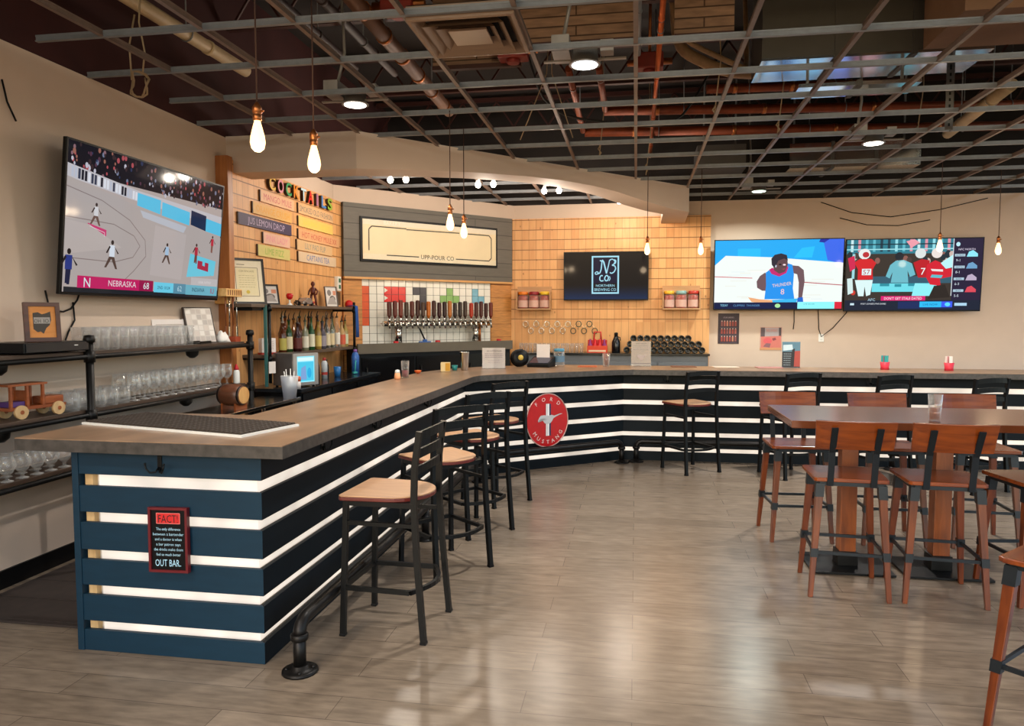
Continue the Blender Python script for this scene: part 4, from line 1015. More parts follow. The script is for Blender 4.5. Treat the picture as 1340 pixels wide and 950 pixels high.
t = thing('dark_trinkets', 'black toy motorbike beside the silver model car, top pine shelf', 'toy', (-3.47, 7.17, zT), R(80))
m = MB(M_blackp)
for x in (-.035, .035): m.tube([(x+.02*math.cos(a*.7854), 0, .021+.02*math.sin(a*.7854)) for a in range(8)], .005, 8, True)
m.tube([(-.035, 0, .021), (-.005, 0, .05), (.02, 0, .048), (.035, 0, .021)], .007, 8); m.tube([(.015, 0, .048), (.025, 0, .07), (.018, -.02, .074)], .004, 6); m.b2((-.03, -.008, .046), (.008, .008, .056)); m.build('bike', None, t)
t = thing('blue_towel', 'blue towel hanging at the right end of the bottle shelf', 'towel', (-3.375, 8.515, 1.735))
m = MB(mat('blue_terry', '#254f96', .9, 0, .12, 40)); n = 10; prev = None
for z, w_, dxx in ((.02, .07, -.1), (.03, .075, -.02), (.02, .08, .02), (-.1, .085, .026), (-.22, .09, .03), (-.36, .095, .032)):
    row = [m.v((dxx+.006*math.sin(i*1.6), -w_/2+w_*i/n, z)) for i in range(n+1)]
    if prev:
        for i in range(n): m.f([prev[i], prev[i+1], row[i+1], row[i]], True)
    prev = row
o = m.build('cloth', None, t); md = o.modifiers.new('thick', 'SOLIDIFY'); md.thickness = .008
t = thing('first_aid_dispenser', 'white and green wall dispenser at the corner of the pine wall', 'dispenser', (-3.65, 8.60, 2.03), R(90))
m = MB(M_cool_white); m.b2((-.05, -.05, -.09), (.05, 0, .09), .006); m.build('case', None, t)
m = MB(flat('#2c6a48')); m.b2((-.03, -.052, .015), (.03, -.05, .065)); m.b2((-.03, -.052, -.06), (.03, -.05, -.015)); m.build('green_mark', None, t)
m = MB(mat('dispenser_tray', '#5b4530', .5)); m.b2((-.035, -.045, -.26), (.035, 0, -.1), .004); m.build('holder', None, t)
t = thing('red_hat', 'red hat hanging on a nail above the blue towel', 'hat', Dp(.07, -.036, 1.78), DA)
m = MB(flat('#c8161a')); m.lathe([(.05, 0), (.048, .03), (.03, .05), (0, .055)], n=14, M=Matrix.Rotation(R(70), 4, 'X')); m.build('crown', None, t)
# pine rack with hanging tools where the plain wall meets the pine
t = thing('tool_rack', 'pale slotted wooden rack with hanging bar tools at the start of the pine wall', 'rack', (-3.60, 6.16, 1.80))
m = MB(wood('rack_pine', '#cf9a56', '#e2b474', .5, 'y')); m.b2((0, -.28, .0), (.1, -.02, .07), .004); m.b2((-.12, -.1, -.06), (0, -.03, .05)); m.use(mat('slot_shadow_brown', '#6a3a1a', .6))
for k in range(7): m.b2((.1, -.255+k*.035, .012), (.102, -.244+k*.035, .058))
m.build('rail', None, t)
for k in range(4):
    m = MB(M_chrome if k % 2 else M_brownwood); y = -.23+k*.06; m.tube([(.06, y, 0), (.06, y, -.26)], .006, 8); m.b2((.055, y-.014, -.36), (.065, y+.014, -.26), .003); m.build('tool', None, t)
t = thing('red_tray', 'small red wooden tray at the end of the top wall shelf', 'tray', (XL+.2, 5.97, 1.405))
m = MB(flat('#a04020')); m.b2((-.07, -.04, 0), (.07, .04, .012)); 
for a in ((-.07, -.04, -.062, .04), (.062, -.04, .07, .04), (-.062, -.04, .062, -.034), (-.062, .034, .062, .04)): m.b2((a[0], a[1], .012), (a[2], a[3], .045))
m.build('tray', None, t)
t = thing('squeeze_bottle', 'white squeeze bottle with a red top at the end of the middle wall shelf', 'bottle', (XL+.24, 5.98, 1.035))
m = MB(M_cool_white); m.lathe([(.026, 0), (.028, .01), (.028, .1), (.02, .12)], n=14); m.build('bottle_body', None, t)
m = MB(flat('#c4182a')); m.lathe([(.021, .12), (.019, .135), (.006, .17), (0, .171)], n=12); m.build('nozzle', None, t)

# ------------------------------------------------------------------ back counter on the pine wall
M_bktop = mat('black_stone_top', '#15181c', .18, 0, .15, 25)
t = thing('back_counter', 'black back counter under the bottle shelves', 'counter', (-3.62, 6.45, 0))
m = MB(M_bktop); m.b2((.0, -.12, .92), (.58, 2.02, .955)); m.build('worktop', None, t, bevel=.004)
m = MB(M_blackp); m.b2((.02, -.08, .0), (.55, 1.98, .92)); m.build('body', None, t)
for k in range(3):
    m = MB(mat('cooler_door', '#0c0d10', .12)); m.b2((.55, -.05+k*.68, .08), (.565, .6+k*.68, .9)); d_ = m.build('door', None, t)
    m = MB(M_chrome); m.tube([(.585, -.01+k*.68, .55), (.585, -.01+k*.68, .82)], .008, 8); m.tube([(.565, -.01+k*.68, .56), (.585, -.01+k*.68, .56)], .006, 8); m.tube([(.565, -.01+k*.68, .81), (.585, -.01+k*.68, .81)], .006, 8); m.build('handle', None, d_)
t = thing('countertop_cooler', 'grey countertop cooler with a glowing blue glass door', 'cooler', (-3.20, 6.60, .955), R(64)); t.scale = (.86, .86, .95)
m = MB(mat('grey_cooler_shell', '#5a5656', .45, .2)); m.b2((-.17, -.12, .012), (.17, .22, .34), .006); m.build('cabinet', None, t)
m = MB(mat('silver_door_frame', '#a8a29e', .35, .5)); m.b2((-.17, -.14, .02), (-.12, -.12, .34)); m.b2((.12, -.14, .02), (.17, -.12, .34)); m.b2((-.12, -.14, .31), (.12, -.12, .34)); m.b2((-.12, -.14, .02), (.12, -.12, .05)); m.build('door_frame', None, t)
K[0] = 1.0
c = Canvas(.24, .26, lambda col: scr(col, 1.1), -.134, Matrix.Translation((0, 0, .18))); c.rect(0, 0, 1, 1, '#8fe4f4'); c.rect(.05, .22, .95, .95, '#4cc4e4'); c.rect(.05, .05, .95, .18, '#d6f6fc'); c.poly([(.2, .9), (.25, .45), (.5, .35), (.55, .9)], '#7a9fd0'); c.ell(.7, .65, .12, .2, '#2ea8dc'); c.build('lit_door', t)
for x in (-.14, .14):
    for y in (-.09, .19): m = MB(M_blackp); m.cyl((x, y, 0), (x, y, .013), .015, 10); m.build('foot', None, t)
t = thing('spice_shaker', 'orange topped white shaker in front of the glowing cooler', 'shaker', (-3.10, 6.38, .955))
m = MB(M_paper); m.lathe([(.03, 0), (.03, .07)], n=16); m.build('pot', None, t)
m = MB(flat('#d2623c')); m.lathe([(.031, .07), (.031, .1), (.026, .115), (0, .116)], n=16); m.build('lid', None, t)
t = thing('paper_note', 'white note taped to the bottle shelf post', 'note', (-3.352, 6.385, 1.15), R(60))
m = MB(M_paper); m.b2((-.035, -.002, -.055), (.035, 0, .055)); m.build('sheet', None, t)
for k, (y, h, rr, colr, lb) in enumerate(((7.02, .16, .026, '#c9a88a', 'tan small bottle right of the glowing cooler'), (7.14, .13, .024, '#8f7a3a', 'olive small bottle right of the glowing cooler'), (7.28, .15, .022, '#d6d2cc', 'pale slim bottle on the back counter'), (7.38, .17, .03, '#3a2c26', 'dark brown bottle on the back counter'), (7.62, .14, .03, '#1c1c1e', 'black canister on the back counter'))):
    bottle(lb, -3.36, y, .955, h+.06, rr, colr, None, '#2a2422', 0, False)
t = thing('spray_can', 'tall white and red spray can on the back counter', 'can', (-3.33, 7.5, .955))
m = MB(flat('#cfd4d8', .3)); m.lathe([(.032, 0), (.033, .17), (.02, .195)], n=16); m.build('can_body', None, t)
m = MB(flat('#b83a30')); m.lathe([(.0335, .04), (.0335, .07)], n=16, cap=False); m.lathe([(.019, .195), (.017, .225), (0, .228)], n=12); m.build('trim', None, t)
t = thing('blue_cup', 'blue plastic cup on the back counter', 'cup', (-3.3, 7.78, .955))
m = MB(flat('#2a6fae', .3)); m.lathe([(0, 0), (.032, 0), (.042, .11), (.04, .11), (.03, .006), (0, .006)], n=18, cap=False); m.build('cup_body', None, t)
t = thing('paper_stack', 'small cream card standing on the back counter by the spray can', 'card', (-3.55, 7.62, .955), R(60))
m = MB(M_paper); m.b2((-.07, -.02, 0), (.07, .02, .16), .003); m.build('card', None, t)
t = thing('water_bottle', 'blue patterned tall bottle at the right end of the back counter', 'bottle', (-3.3, 8.32, .955))
m = MB(mat('blue_dapple', '#3468b4', .3, 0, .5, 60)); m.lathe([(.045, 0), (.047, .2), (.03, .24), (.02, .25)], n=18); m.build('bottle_body', None, t)
m = MB(flat('#8a5aa0')); m.lathe([(.022, .25), (.022, .28), (0, .282)], n=12); m.build('cap', None, t)
t = thing('teal_brush', 'teal scrubbing brush leaning on the blue bottle', 'brush', (-3.22, 8.1, .955), R(60))
m = MB(flat('#2f9a98')); m.tube([(0, 0, .02), (.03, .02, .16)], .008, 8); m.b2((-.03, -.015, .008), (.03, .015, .03), .004); m.build('handle', None, t)
# ------------------------------------------------------------------ lettering on the left pine wall
def letter3d(ch, h, w, depth, face, side):
    cu = bpy.data.curves.new('letter', 'FONT'); cu.body = ch; cu.size = h/.729; cu.extrude = depth/2; cu.offset = h*.035; cu.resolution_u = 4
    ob = bpy.data.objects.new('letter', cu); C.objects.link(ob)
    me = bpy.data.meshes.new_from_object(ob.evaluated_get(bpy.context.evaluated_depsgraph_get()))
    bpy.data.objects.remove(ob); bpy.data.curves.remove(cu)
    xs = [v.co.x for v in me.vertices]; x0, x1 = min(xs), max(xs)
    for v in me.vertices:
        x, y, z = v.co; v.co = ((x-(x0+x1)/2)*w/(x1-x0), -z, y)
    me.materials.clear(); me.materials.append(face); me.materials.append(side)
    me.update()
    for p in me.polygons: p.material_index = 0 if p.normal.y < -.9 or abs(p.normal.y) > .9 else 1
    o = bpy.data.objects.new('sign_letter', me); C.objects.link(o); return o
names = {'C1': 'yellow', 'O': 'pink', 'C2': 'green', 'K': 'orange', 'T': 'pale blue', 'A': 'red', 'I': 'mauve', 'L': 'blue', 'S': 'lime green'}
cols = ['#e0b020', '#e0909c', '#2c9a5a', '#e88a1c', '#bcd8e8', '#d6201c', '#a86a8c', '#3a7ac0', '#86b02c']
M_lside = mat('letter_side', '#3a2418', .5)
for k, (ch_, cname) in enumerate(zip('COCKTAILS', names.values())):
    o = letter3d(ch_, .135, .05 if ch_ == 'I' else .128, .035, flat(cols[k], .35), M_lside)
    o.location = (-3.632, 6.97+k*.176, 2.9); o.rotation_euler = (0, 0, R(90))
    tag(o, '%s capital %s in the coloured word on the pine wall' % (cname, 'letter ' + ch_), 'letter', 'coloured letters above the drink names')
def placard(label, y0, y1, z, h, bg, fg, text, sheen=None):
    t = thing('drink_placard', label, 'sign', (-3.65, (y0+y1)/2, z), R(90), 'painted drink names on the pine wall')
    W = y1-y0
    m = MB(flat(bg)); m.b2((-W/2, -.018, -h/2), (W/2, -.001, h/2)); m.use(M_lside); m.b2((-W/2-.012, -.016, -h/2), (-W/2, -.001, h/2)); m.build('plank', None, t)
    c = Canvas(W, h, flat, -.0185); 
    n = len(text); r = random.Random(n)
    c.text(text, .5, .78, .6, fg, maxw=.94, bold=1); c.build('lettering', t)
ZH = .112
for a in (("pink lettered plank at the top of the left column of drink names", 6.76, 7.47, 2.81, '#e6b58c', '#d0606a', 'MANGO MULE'), ("orange plank second in the left column of drink names", 6.61, 7.41, 2.675, '#e4b060', '#e8a020', 'ORANGE CRUSH'),
          ("dark purple plank with white lettering, widest of the left drink names", 6.345, 7.40, 2.54, '#35204e', '#b8a4c8', 'JUS LEMON DROP'), ("pale pink plank fourth in the left column of drink names", 6.80, 7.36, 2.405, '#e8b8a0', '#e890a0', 'PINK LADY'),
          ("pale green plank at the bottom of the left column of drink names", 6.69, 7.355, 2.275, '#d6c87c', '#9cb84a', 'LIME FIZZ'), ("grey lettered plank at the top of the right column of drink names", 7.577, 8.50, 2.81, '#dcb080', '#77706a', 'SMOKED OLD FASHION'),
          ("yellow plank second in the right column of drink names", 7.575, 8.49, 2.67, '#e8c468', '#e0cc50', 'BANANA DREAM'), ("red lettered plank in the middle of the right column of drink names", 7.57, 8.68, 2.53, '#e0a878', '#c8503c', 'HOT HONEY MULE XX'),
          ("grey green lettered plank fourth in the right column of drink names", 7.53, 8.46, 2.41, '#dcb484', '#8a9088', 'LILY PAD FLIP'), ("blue lettered plank at the bottom of the right column of drink names", 7.56, 8.57, 2.285, '#dcc0a0', '#5a7ab4', 'CAPTAINS TEA')):
    placard(a[0], a[1], a[2], a[3], ZH, a[4], a[5], a[6])

# ------------------------------------------------------------------ diagonal wall: long sign, taps
t = thing('long_sign', 'long cream vintage sign in a black frame on the grey boards above the taps', 'sign', Dp(1.295, -.062, 2.612), DA)
W, H = 2.09, .505
m = MB(M_blackp); m.b2((-W/2-.03, -.02, -H/2-.03), (W/2+.03, 0, H/2+.03)); m.build('frame', None, t)
m = MB(mat('aged_cream_board', '#e8d5ae', .5, 0, .06, 3)); m.b2((-W/2, -.026, -H/2), (W/2, -.02, H/2)); m.build('board', None, t)
c = Canvas(W, H, flat, -.027); k_ = '#3c3226'; lw_ = .014
c.rect(0, 0, 1, .13, '#e8dcc6'); c.rect(0, .86, 1, 1, '#e6d9bd')
c.line([(.06, .17), (.30, .17)], lw_, k_); c.line([(.30, .19), (.7, .17)], lw_, k_); c.line([(.72, .17), (.94, .17), (.96, .25), (.96, .80), (.94, .88), (.67, .88)], lw_, k_); c.line([(.39, .88), (.16, .88)], lw_, k_)
c.line([(.06, .17), (.04, .25), (.04, .78)], lw_, k_); c.text('UPP-POUR CO', .53, .93, .12, '#4a3d2c', maxw=.25); c.text('BAKERY', .2, .11, .1, '#f6efdf', maxw=.22)
c.build('lettering', t)

t = thing('tap_counter', 'dark fascia counter with a black cooler body below the beer taps', 'counter', Dp(0, 0, 0), DA)
m = MB(mat('fascia_olive', '#5f5546', .5, 0, .1, 6)); m.b2((.0, -.43, 1.17), (2.38, -.40, 1.292)); m.build('fascia', None, t)
m = MB(M_bktop); m.b2((.0, -.40, 1.235), (2.38, -.04, 1.27)); m.build('worktop', None, t)
m = MB(M_blackp); m.b2((.03, -.395, .0), (2.36, -.04, 1.235)); m.build('body', None, t)
for k in range(3):
    m = MB(mat('cooler_door', '#0c0d10', .12)); m.b2((.06+k*.77, -.41, .1), (.80+k*.77, -.396, 1.12)); d_ = m.build('door', None, t)
    m = MB(M_black); m.tube([(.12+k*.77, -.43, .7), (.12+k*.77, -.43, 1.0)], .009, 8)
    for z in (.71, .99): m.tube([(.12+k*.77, -.41, z), (.12+k*.77, -.43, z)], .007, 8)
    m.build('handle', None, d_)
t = thing('tap_tower', 'steel beer tower with a long row of twenty dark tap handles', 'beer taps', Dp(0, 0, 0), DA)
m = MB(M_chrome); m.tube([(.5, -.13, 1.535), (2.2, -.13, 1.535)], .038, 16); m.lathe([(.04, 0), (.04, .01)], (.5, -.13, 1.53), 12); m.build('manifold', None, t)
for x in (.72, 1.95):
    m = MB(M_chrome); m.tube([(x, -.13, 1.27), (x, -.13, 1.51)], .05, 16); m.lathe([(.075, 1.27), (.075, 1.28), (.052, 1.29)], (x, -.13, 0), 16); m.build('column', None, t)
m = MB(M_copper); m.tube([(2.02, -.14, 1.27), (2.02, -.14, 1.50)], .014, 10); m.build('copper_pipe', None, t)
hc = ['#4a1a12', '#5a1c16', '#6c2416', '#3e2c20', '#541c12', '#3a1812', '#4a3428', '#b8631c', '#3c1a16', '#38151a', '#2c1414', '#b0682a', '#2e2220', '#302420', '#3c2a22', '#a83018', '#4a2420', '#4c2018', '#3c1a14', '#6a2818']
for k in range(20):
    x = .545+k*.0838+(.018 if k > 14 else 0)
    m = MB(M_chrome); m.tube([(x, -.165, 1.545), (x, -.215, 1.55)], .014, 10); m.tube([(x, -.21, 1.57), (x, -.215, 1.53), (x, -.235, 1.47)], [.017, .016, .010], 10); m.lathe([(.02, 1.565), (.017, 1.59), (.009, 1.61)], (x, -.212, 0), 12); f_ = m.build('faucet', None, t)
    m = MB(mat('tap_handle_'+hc[k].strip('#'), hc[k], .3)); hh = .215+.012*((k*7) % 3)
    m.lathe([(.008, 1.605), (.014, 1.615), (.027, 1.64), (.03, 1.605+hh*.85), (.026, 1.605+hh*.97), (0, 1.605+hh)], (x, -.214, 0), 8, False); m.build('tap_handle', None, f_)
zc = 1.27
t = thing('squeegee', 'blue squeegee with a black handle standing under the taps', 'squeegee', Dp(1.08, -.2, zc), DA)
m = MB(flat('#2c5aa0')); m.b2((-.09, -.012, 0), (.09, .012, .03), .003); m.b2((-.03, -.012, .03), (.03, .012, .055), .003); m.build('blade', None, t)
m = MB(M_blackp); m.tube([(0, 0, .05), (-.05, .05, .2)], .011, 10); m.build('handle', None, t)
for x, lb in ((.62, 'small red cup on the tap counter at the left of the taps'), (1.25, 'small red cup on the tap counter beside the blue squeegee'), (2.27, 'small red cup on the tap counter at the right of the taps')):
    t = thing('red_cup', lb, 'cup', Dp(x, -.25, zc)); m = MB(flat('#c01820')); m.lathe([(.032, 0), (.034, .012), (.034, .034), (.028, .04)], n=16); m.build('cup', None, t)

# ------------------------------------------------------------------ far pine wall: back bar
t = thing('back_bar', 'grey back bar cabinet with a dark top along the far pine wall', 'counter', (-1.72, 10.3, 0))
m = MB(M_bktop); m.b2((0, -.03, 1.09), (2.72, .44, 1.12)); m.build('worktop', None, t, bevel=.003)
m = MB(mat('grey_cabinet', '#64686c', .5, .1, .06, 8)); m.b2((.02, 0, 0), (2.70, .43, 1.09)); m.build('body', None, t)
for k in range(4):
    m = MB(mat('grey_cabinet_door', '#686c70', .45, .1, .05, 8)); m.b2((.05+k*.66, -.016, .1), (.69+k*.66, 0, 1.0)); d_ = m.build('door', None, t, bevel=.003)
    m = MB(M_black); m.tube([(.3+k*.66, -.03, .93), (.44+k*.66, -.03, .93)], .006, 8); m.build('handle', None, d_)
ZB2 = 1.12
sg = vessel('shot_glass', [(0, .006), (.02, .004), (.022, 0), (.024, 0), (.03, .13), (.028, .13), (.021, .012), (0, .012)], None, 12)
rowcopy(sg, [(-1.62+.0665*k, 10.42, ZB2) for k in range(14)], 'small clear glass in the row on the back bar under the wall rings', 'glass', 'small glasses on the far back bar')
t = thing('ring_rack', 'wall rack of pale and dark rings in two staggered rows', 'rack', (-1.60, 10.74, 1.42))
for k in range(14):
    x = k*.078; z = .1 if k % 2 == 0 else 0
    m = MB(M_chrome if k < 9 else mat('dark_green_ring', '#2e3c30', .3, .3)); m.tube([(x+.038*math.cos(a*.5236), -.03, z+.042*math.sin(a*.5236)) for a in range(12)], .006, 8, True); m.tube([(x, -.03, z+.042), (x, 0, z+.042)], .004, 6); m.build('ring', None, t)
m = MB(M_chrome)
for k in range(13): m.bar((k*.078, -.002, .142 if k % 2 == 0 else .042), ((k+1)*.078, -.004, .042 if k % 2 == 0 else .142), .002, .002)
m.build('wire', None, t)
t = thing('bottle_carrier', 'red carrier of small red bottles on the far back bar', 'carrier', (-.53, 10.42, ZB2))
m = MB(flat('#d8401c')); m.b2((-.14, -.08, 0), (.14, .08, .012)); m.b2((-.14, -.08, .012), (.14, -.072, .1)); m.b2((-.14, .072, .012), (.14, .08, .1)); m.b2((-.14, -.072, .012), (-.132, .072, .1)); m.b2((.132, -.072, .012), (.14, .072, .1)); m.use(flat('#e8c8a8')); m.b2((-.12, -.082, .015), (.12, -.08, .04)); m.build('crate', None, t)
m = MB(flat('#c81c20')); m.b2((-.135, -.005, .012), (.135, .005, .18)); m.tube([(-.05, 0, .18), (-.045, 0, .29), (.045, 0, .29), (.05, 0, .18)], .012, 8); m.build('handle', None, t)
for k in range(8):
    x, y = -.1+.066*(k % 4), -.04+.08*(k//4); m = MB(flat('#cf1c24' if k % 3 else '#8a2a6a', .25)); m.lathe([(.028, .012), (.03, .11), (.013, .15), (.012, .19), (0, .192)], (x, y, 0), 12); m.build('bottle', None, t)
t = thing('black_growler', 'black growler bottle beside the red carrier', 'bottle', (-.27, 10.40, ZB2))
m = MB(mat('matt_black_glass', '#0e0f12', .2)); m.lathe([(.055, 0), (.06, .01), (.06, .15), (.03, .22), (.022, .235)], n=18); m.tube([(.022, 0, .225), (.055, 0, .215), (.06, 0, .17)], .007, 8); m.build('bottle_body', None, t)
m = MB(M_blackp); m.lathe([(.026, .235), (.026, .275), (.018, .285), (0, .287)], n=14); m.build('stopper', None, t)
wb = None; Wl = 'black wine bottle lying in the long stack on the far back bar'
Mx = Matrix.Rotation(R(-90), 4, 'X')
m = MB(mat('black_wine_glass', '#0b0d0c', .12)); m.lathe([(.012, .012), (.03, .004), (.043, 0), (.045, .008), (.045, .19), (.016, .24), (.015, .31), (.017, .311), (.017, .335)], n=14, M=Mx); src = m.build('wine_bottle')
spots = [(-.12+.0925*k, 10.31, ZB2+.046) for k in range(12)] + [(-.12+.0925*(k+.5), 10.31, ZB2+.046+.0805) for k in range(11)] + [(-.12+.0925*(k+1), 10.31, ZB2+.046+.161) for k in range(9)]
for k, p in enumerate(spots):
    o = src if k == 0 else src.copy()
    if k: C.objects.link(o)
    o.location = p; o.rotation_euler = (0, k*.9, 0); tag(o, Wl, 'bottle', 'wine bottles stacked on the far back bar')
# jar shelves
def jar_shelf(label, x0, x1, lids):
    z = 1.745; t = thing('wall_shelf', label, 'shelf', ((x0+x1)/2, 10.74, z)); w = (x1-x0)/2
    m = MB(wood('rustic_shelf_wood', '#a87a50', '#c29468', .5, 'x')); m.b2((-w, -.16, -.02), (w, 0, 0)); m.build('shelf_board', None, t, bevel=.002)
    for s in (-1, 1): m = MB(wood('rustic_shelf_wood', '#a87a50', '#c29468', .5, 'x')); m.b2((s*w-(.016 if s > 0 else 0), -.16, 0), (s*w+(.016 if s < 0 else 0), 0, .24)); m.build('side_board', None, t)
    m = MB(wood('rustic_shelf_wood', '#a87a50', '#c29468', .5, 'x')); m.b2((-w, -.03, .22), (w, 0, .32)); m.build('back_board', None, t)
    for k, (lid, nm, ll) in enumerate(lids):
        j = thing('snack_jar', ll, 'jar', ((x0+x1)/2-w+.09+k*(2*w-.18)/2, 10.66, z))
        m = MB(mat('jar_snacks', '#a03a24', .4, 0, .6, 40)); m.lathe([(.07, .004), (.075, .01), (.075, .17), (.056, .19)], n=16); m.build('contents', None, j)
        m = MB(M_glass); m.lathe([(.076, 0), (.0785, .01), (.0785, .18), (.06, .2)], n=16); m.build('jar', None, j)
        m = MB(flat('#cfa596')); r_ = .0792; m.lathe([(r_, .02), (r_, .12)], n=16, cap=False)
        m.build('paper_label', None, j)
        m = MB(flat(lid, .35)); m.lathe([(.07, .2), (.073, .205), (.073, .24), (.066, .246)], n=16); m.build('lid', None, j)
jar_shelf('rustic box shelf holding three jars, left of the black television', -1.72, -1.22, (('#e07818', 0, 'snack jar with an orange lid, left shelf on the far pine wall'), ('#8a1220', 0, 'snack jar with a dark red lid, left shelf on the far pine wall'), ('#e8bc28', 0, 'snack jar with a yellow lid, left shelf on the far pine wall')))
jar_shelf('rustic box shelf holding three jars, right of the black television', .37, .89, (('#e8b030', 0, 'snack jar with a yellow lid, right shelf on the far pine wall'), ('#86a8a4', 0, 'snack jar with a pale teal lid, right shelf on the far pine wall'), ('#b83224', 0, 'snack jar with a red lid, right shelf on the far pine wall')))

# posters and cables on the far wall
def poster(name, label, x0, x1, z0, z1, paint, y=10.797, tilt=0):
    t = thing(name, label, 'poster', ((x0+x1)/2, y, (z0+z1)/2), rot=(R(tilt), 0, 0)); W, H = x1-x0, z1-z0
    m = MB(M_paper); m.b2((-W/2, -.002, -H/2), (W/2, .002, H/2)); m.build('sheet', None, t)
    c = Canvas(W, H, flat, -.003, None, .0003); paint(c); c.build('print', t); return t
def p1(c):
    c.rect(0, 0, 1, 1, '#33242e'); c.text('OUR BEERS', .5, .16, .05, '#9a8a94', maxw=.5); r = random.Random(1)
    for j in range(3):
        for i in range(6): 
            u, v = .14+i*.13, .27+j*.25; c.rect(u, v, u+.085, v+.15, r.choice(('#a8584c', '#8a4a48', '#b8745c', '#9a4038'))); c.rect(u+.015, v-.03, u+.07, v, '#c8a8a0'); c.y += c.step
        c.rect(.1, .455+j*.25, .9, .47+j*.25, '#5c4c5a')
poster('beer_poster', 'dark poster with rows of reddish drinks below the left far television', 1.155, 1.445, 1.242, 1.674, p1)
def p2(c):
    c.rect(0, 0, 1, 1, '#c8998c'); c.rect(.05, .04, .95, .4, '#a99ea0'); c.rect(.03, .02, .22, .42, '#5c4c50'); c.rect(.86, .02, .97, .42, '#4a3e42'); c.text('BIG EVENT', .55, .2, .12, '#d07868', maxw=.5)
    c.poly([(.05, .42), (.95, .38), (.97, .9), (.05, .9)], '#cf7468'); c.ell(.35, .6, .2, .14, '#d85a60'); c.poly([(.15, .85), (.3, .7), (.5, .72), (.45, .9)], '#8a5c64'); c.poly([(.55, .5), (.7, .45), (.75, .55), (.6, .6)], '#8a4048'); c.rect(0, .9, 1, 1, '#cf9468')
poster('event_poster', 'pink and grey event poster on the far wall between the other two', 1.731, 2.026, 1.159, 1.48, p2)
def p3(c):
    c.rect(0, 0, 1, 1, '#22262c'); c.rect(0, 0, 1, .38, '#4f7688'); c.poly([(.05, .12), (.55, .1), (.6, .3), (.05, .34)], '#b8ccd4'); c.poly([(.6, .36), (1, .34), (1, .95), (.66, .95)], '#9c4038'); c.poly([(.55, .3), (.7, .25), (.66, 1), (.5, 1)], '#1c1c20')
    c.lines_of_type(.08, .5, .45, 6, .085, .03, '#7c8a90', 2)
def sheet_sign(name, label, x, y, w, h, rz, paint, cat='sign', paper=None):
    t = thing(name, label, cat, (x, y, ZC1), rz)
    m = MB(M_glass); m.b2((-w/2, .004, .0), (w/2, .007, h)); m.b2((-w/2, -.004, 0), (w/2, -.001, h)); m.b2((-w/2, -.05, 0), (w/2, .05, .004)); m.build('acrylic_stand', None, t)
    m = MB(paper or M_paper); m.b2((-w/2+.004, -.001, .006), (w/2-.004, .003, h-.004)); m.build('sheet', None, t)
    c = Canvas(w, h, flat, -.0045, Matrix.Translation((0, 0, h/2)), .0002); paint(c); c.build('print', t); return t
sheet_sign('promo_card', 'dark blue and red promotional card standing on the far bar top', 1.745, 8.74, .195, .295, 0, p3)
def s1(c):
    c.text('NO OUTSIDE FOOD', .52, .2, .075, '#6a5456', maxw=.62); c.lines_of_type(.12, .9, .28, 3, .08, .03, '#a08e92', 3); c.lines_of_type(.25, .75, .62, 2, .09, .02, '#bba8ac', 5)
sheet_sign('printed_notice', 'wide white printed notice standing where the bar top bends', -1.565, 8.06, .262, .235, R(14), s1)
def s2(c):
    c.text('HAPPY HOUR', .5, .12, .05, '#8a8478', maxw=.78); c.lines_of_type(.12, .88, .19, 3, .075, .018, '#a89c98', 8); c.poly([(.25, .56), (.75, .56), (.52, .8)], '#b4a6a2'); c.rect(.02, .88, .98, .9, '#8a7c76')
sheet_sign('tall_notice', 'tall white printed notice on the bar top in front of the wine bottles', .065, 8.76, .232, .295, 0, s2)
def cable(label, pts, name='cable'):
    o = Vector(pts[0]); t = None; m = MB(M_blackp); m.tube([Vector(p)-o for p in pts], .006, 6); ob = m.build(name); ob.location = o; tag(ob, label, 'cable')
cable('black cable hanging in a loop below the left wall television', [(XL+.012, 4.13, 1.79), (XL+.012, 4.15, 1.71), (XL+.012, 4.20, 1.665), (XL+.012, 4.27, 1.655), (XL+.012, 4.34, 1.675), (XL+.012, 4.40, 1.735), (XL+.012, 4.43, 1.80)])
cable('thin cable sagging between the two far televisions', [(2.50, 10.79, 1.72), (2.515, 10.79, 1.45), (2.55, 10.79, 1.35), (2.70, 10.79, 1.47), (2.87, 10.79, 1.68), (2.88, 10.79, 1.76)])
cable('upper thin cable sagging along the far wall above the televisions', [(2.5, 10.79, 3.2), (2.9, 10.79, 3.05), (3.4, 10.79, 2.98), (4.0, 10.79, 3.06), (4.6, 10.79, 3.2)])
cable('lower thin cable sagging along the far wall above the right television', [(2.75, 10.79, 2.98), (3.1, 10.79, 2.88), (3.5, 10.79, 2.86), (3.9, 10.79, 2.93)])
cable('short thin cable hanging below the basketball player television', [(2.18, 10.79, 1.74), (2.185, 10.79, 1.56), (2.175, 10.79, 1.45)])
cable('thick black cable at the top left of the left wall', [(XL+.02, 3.86, 3.02), (XL+.02, 3.89, 2.90), (XL+.02, 3.95, 2.80)])
cable('thin cable running down the left wall to the video recorder', [(XL+.012, 4.36, 1.72), (XL+.012, 4.37, 1.60), (XL+.012, 4.31, 1.52), (XL+.015, 4.28, 1.47), (XL+.02, 4.29, 1.42)])
t = thing('wall_outlet', 'white double outlet on the far wall below the television cable', 'outlet', (2.55, 10.80, 1.33))
m = MB(M_cool_white); m.b2((-.035, -.008, -.055), (.035, 0, .055), .002); m.build('plate', None, t)
m = MB(M_blackp)
for z in (-.022, .022): m.b2((-.009, -.0095, z-.006), (-.006, -.008, z+.006)); m.b2((.006, -.0095, z-.006), (.009, -.008, z+.006))
m.build('socket', None, t)

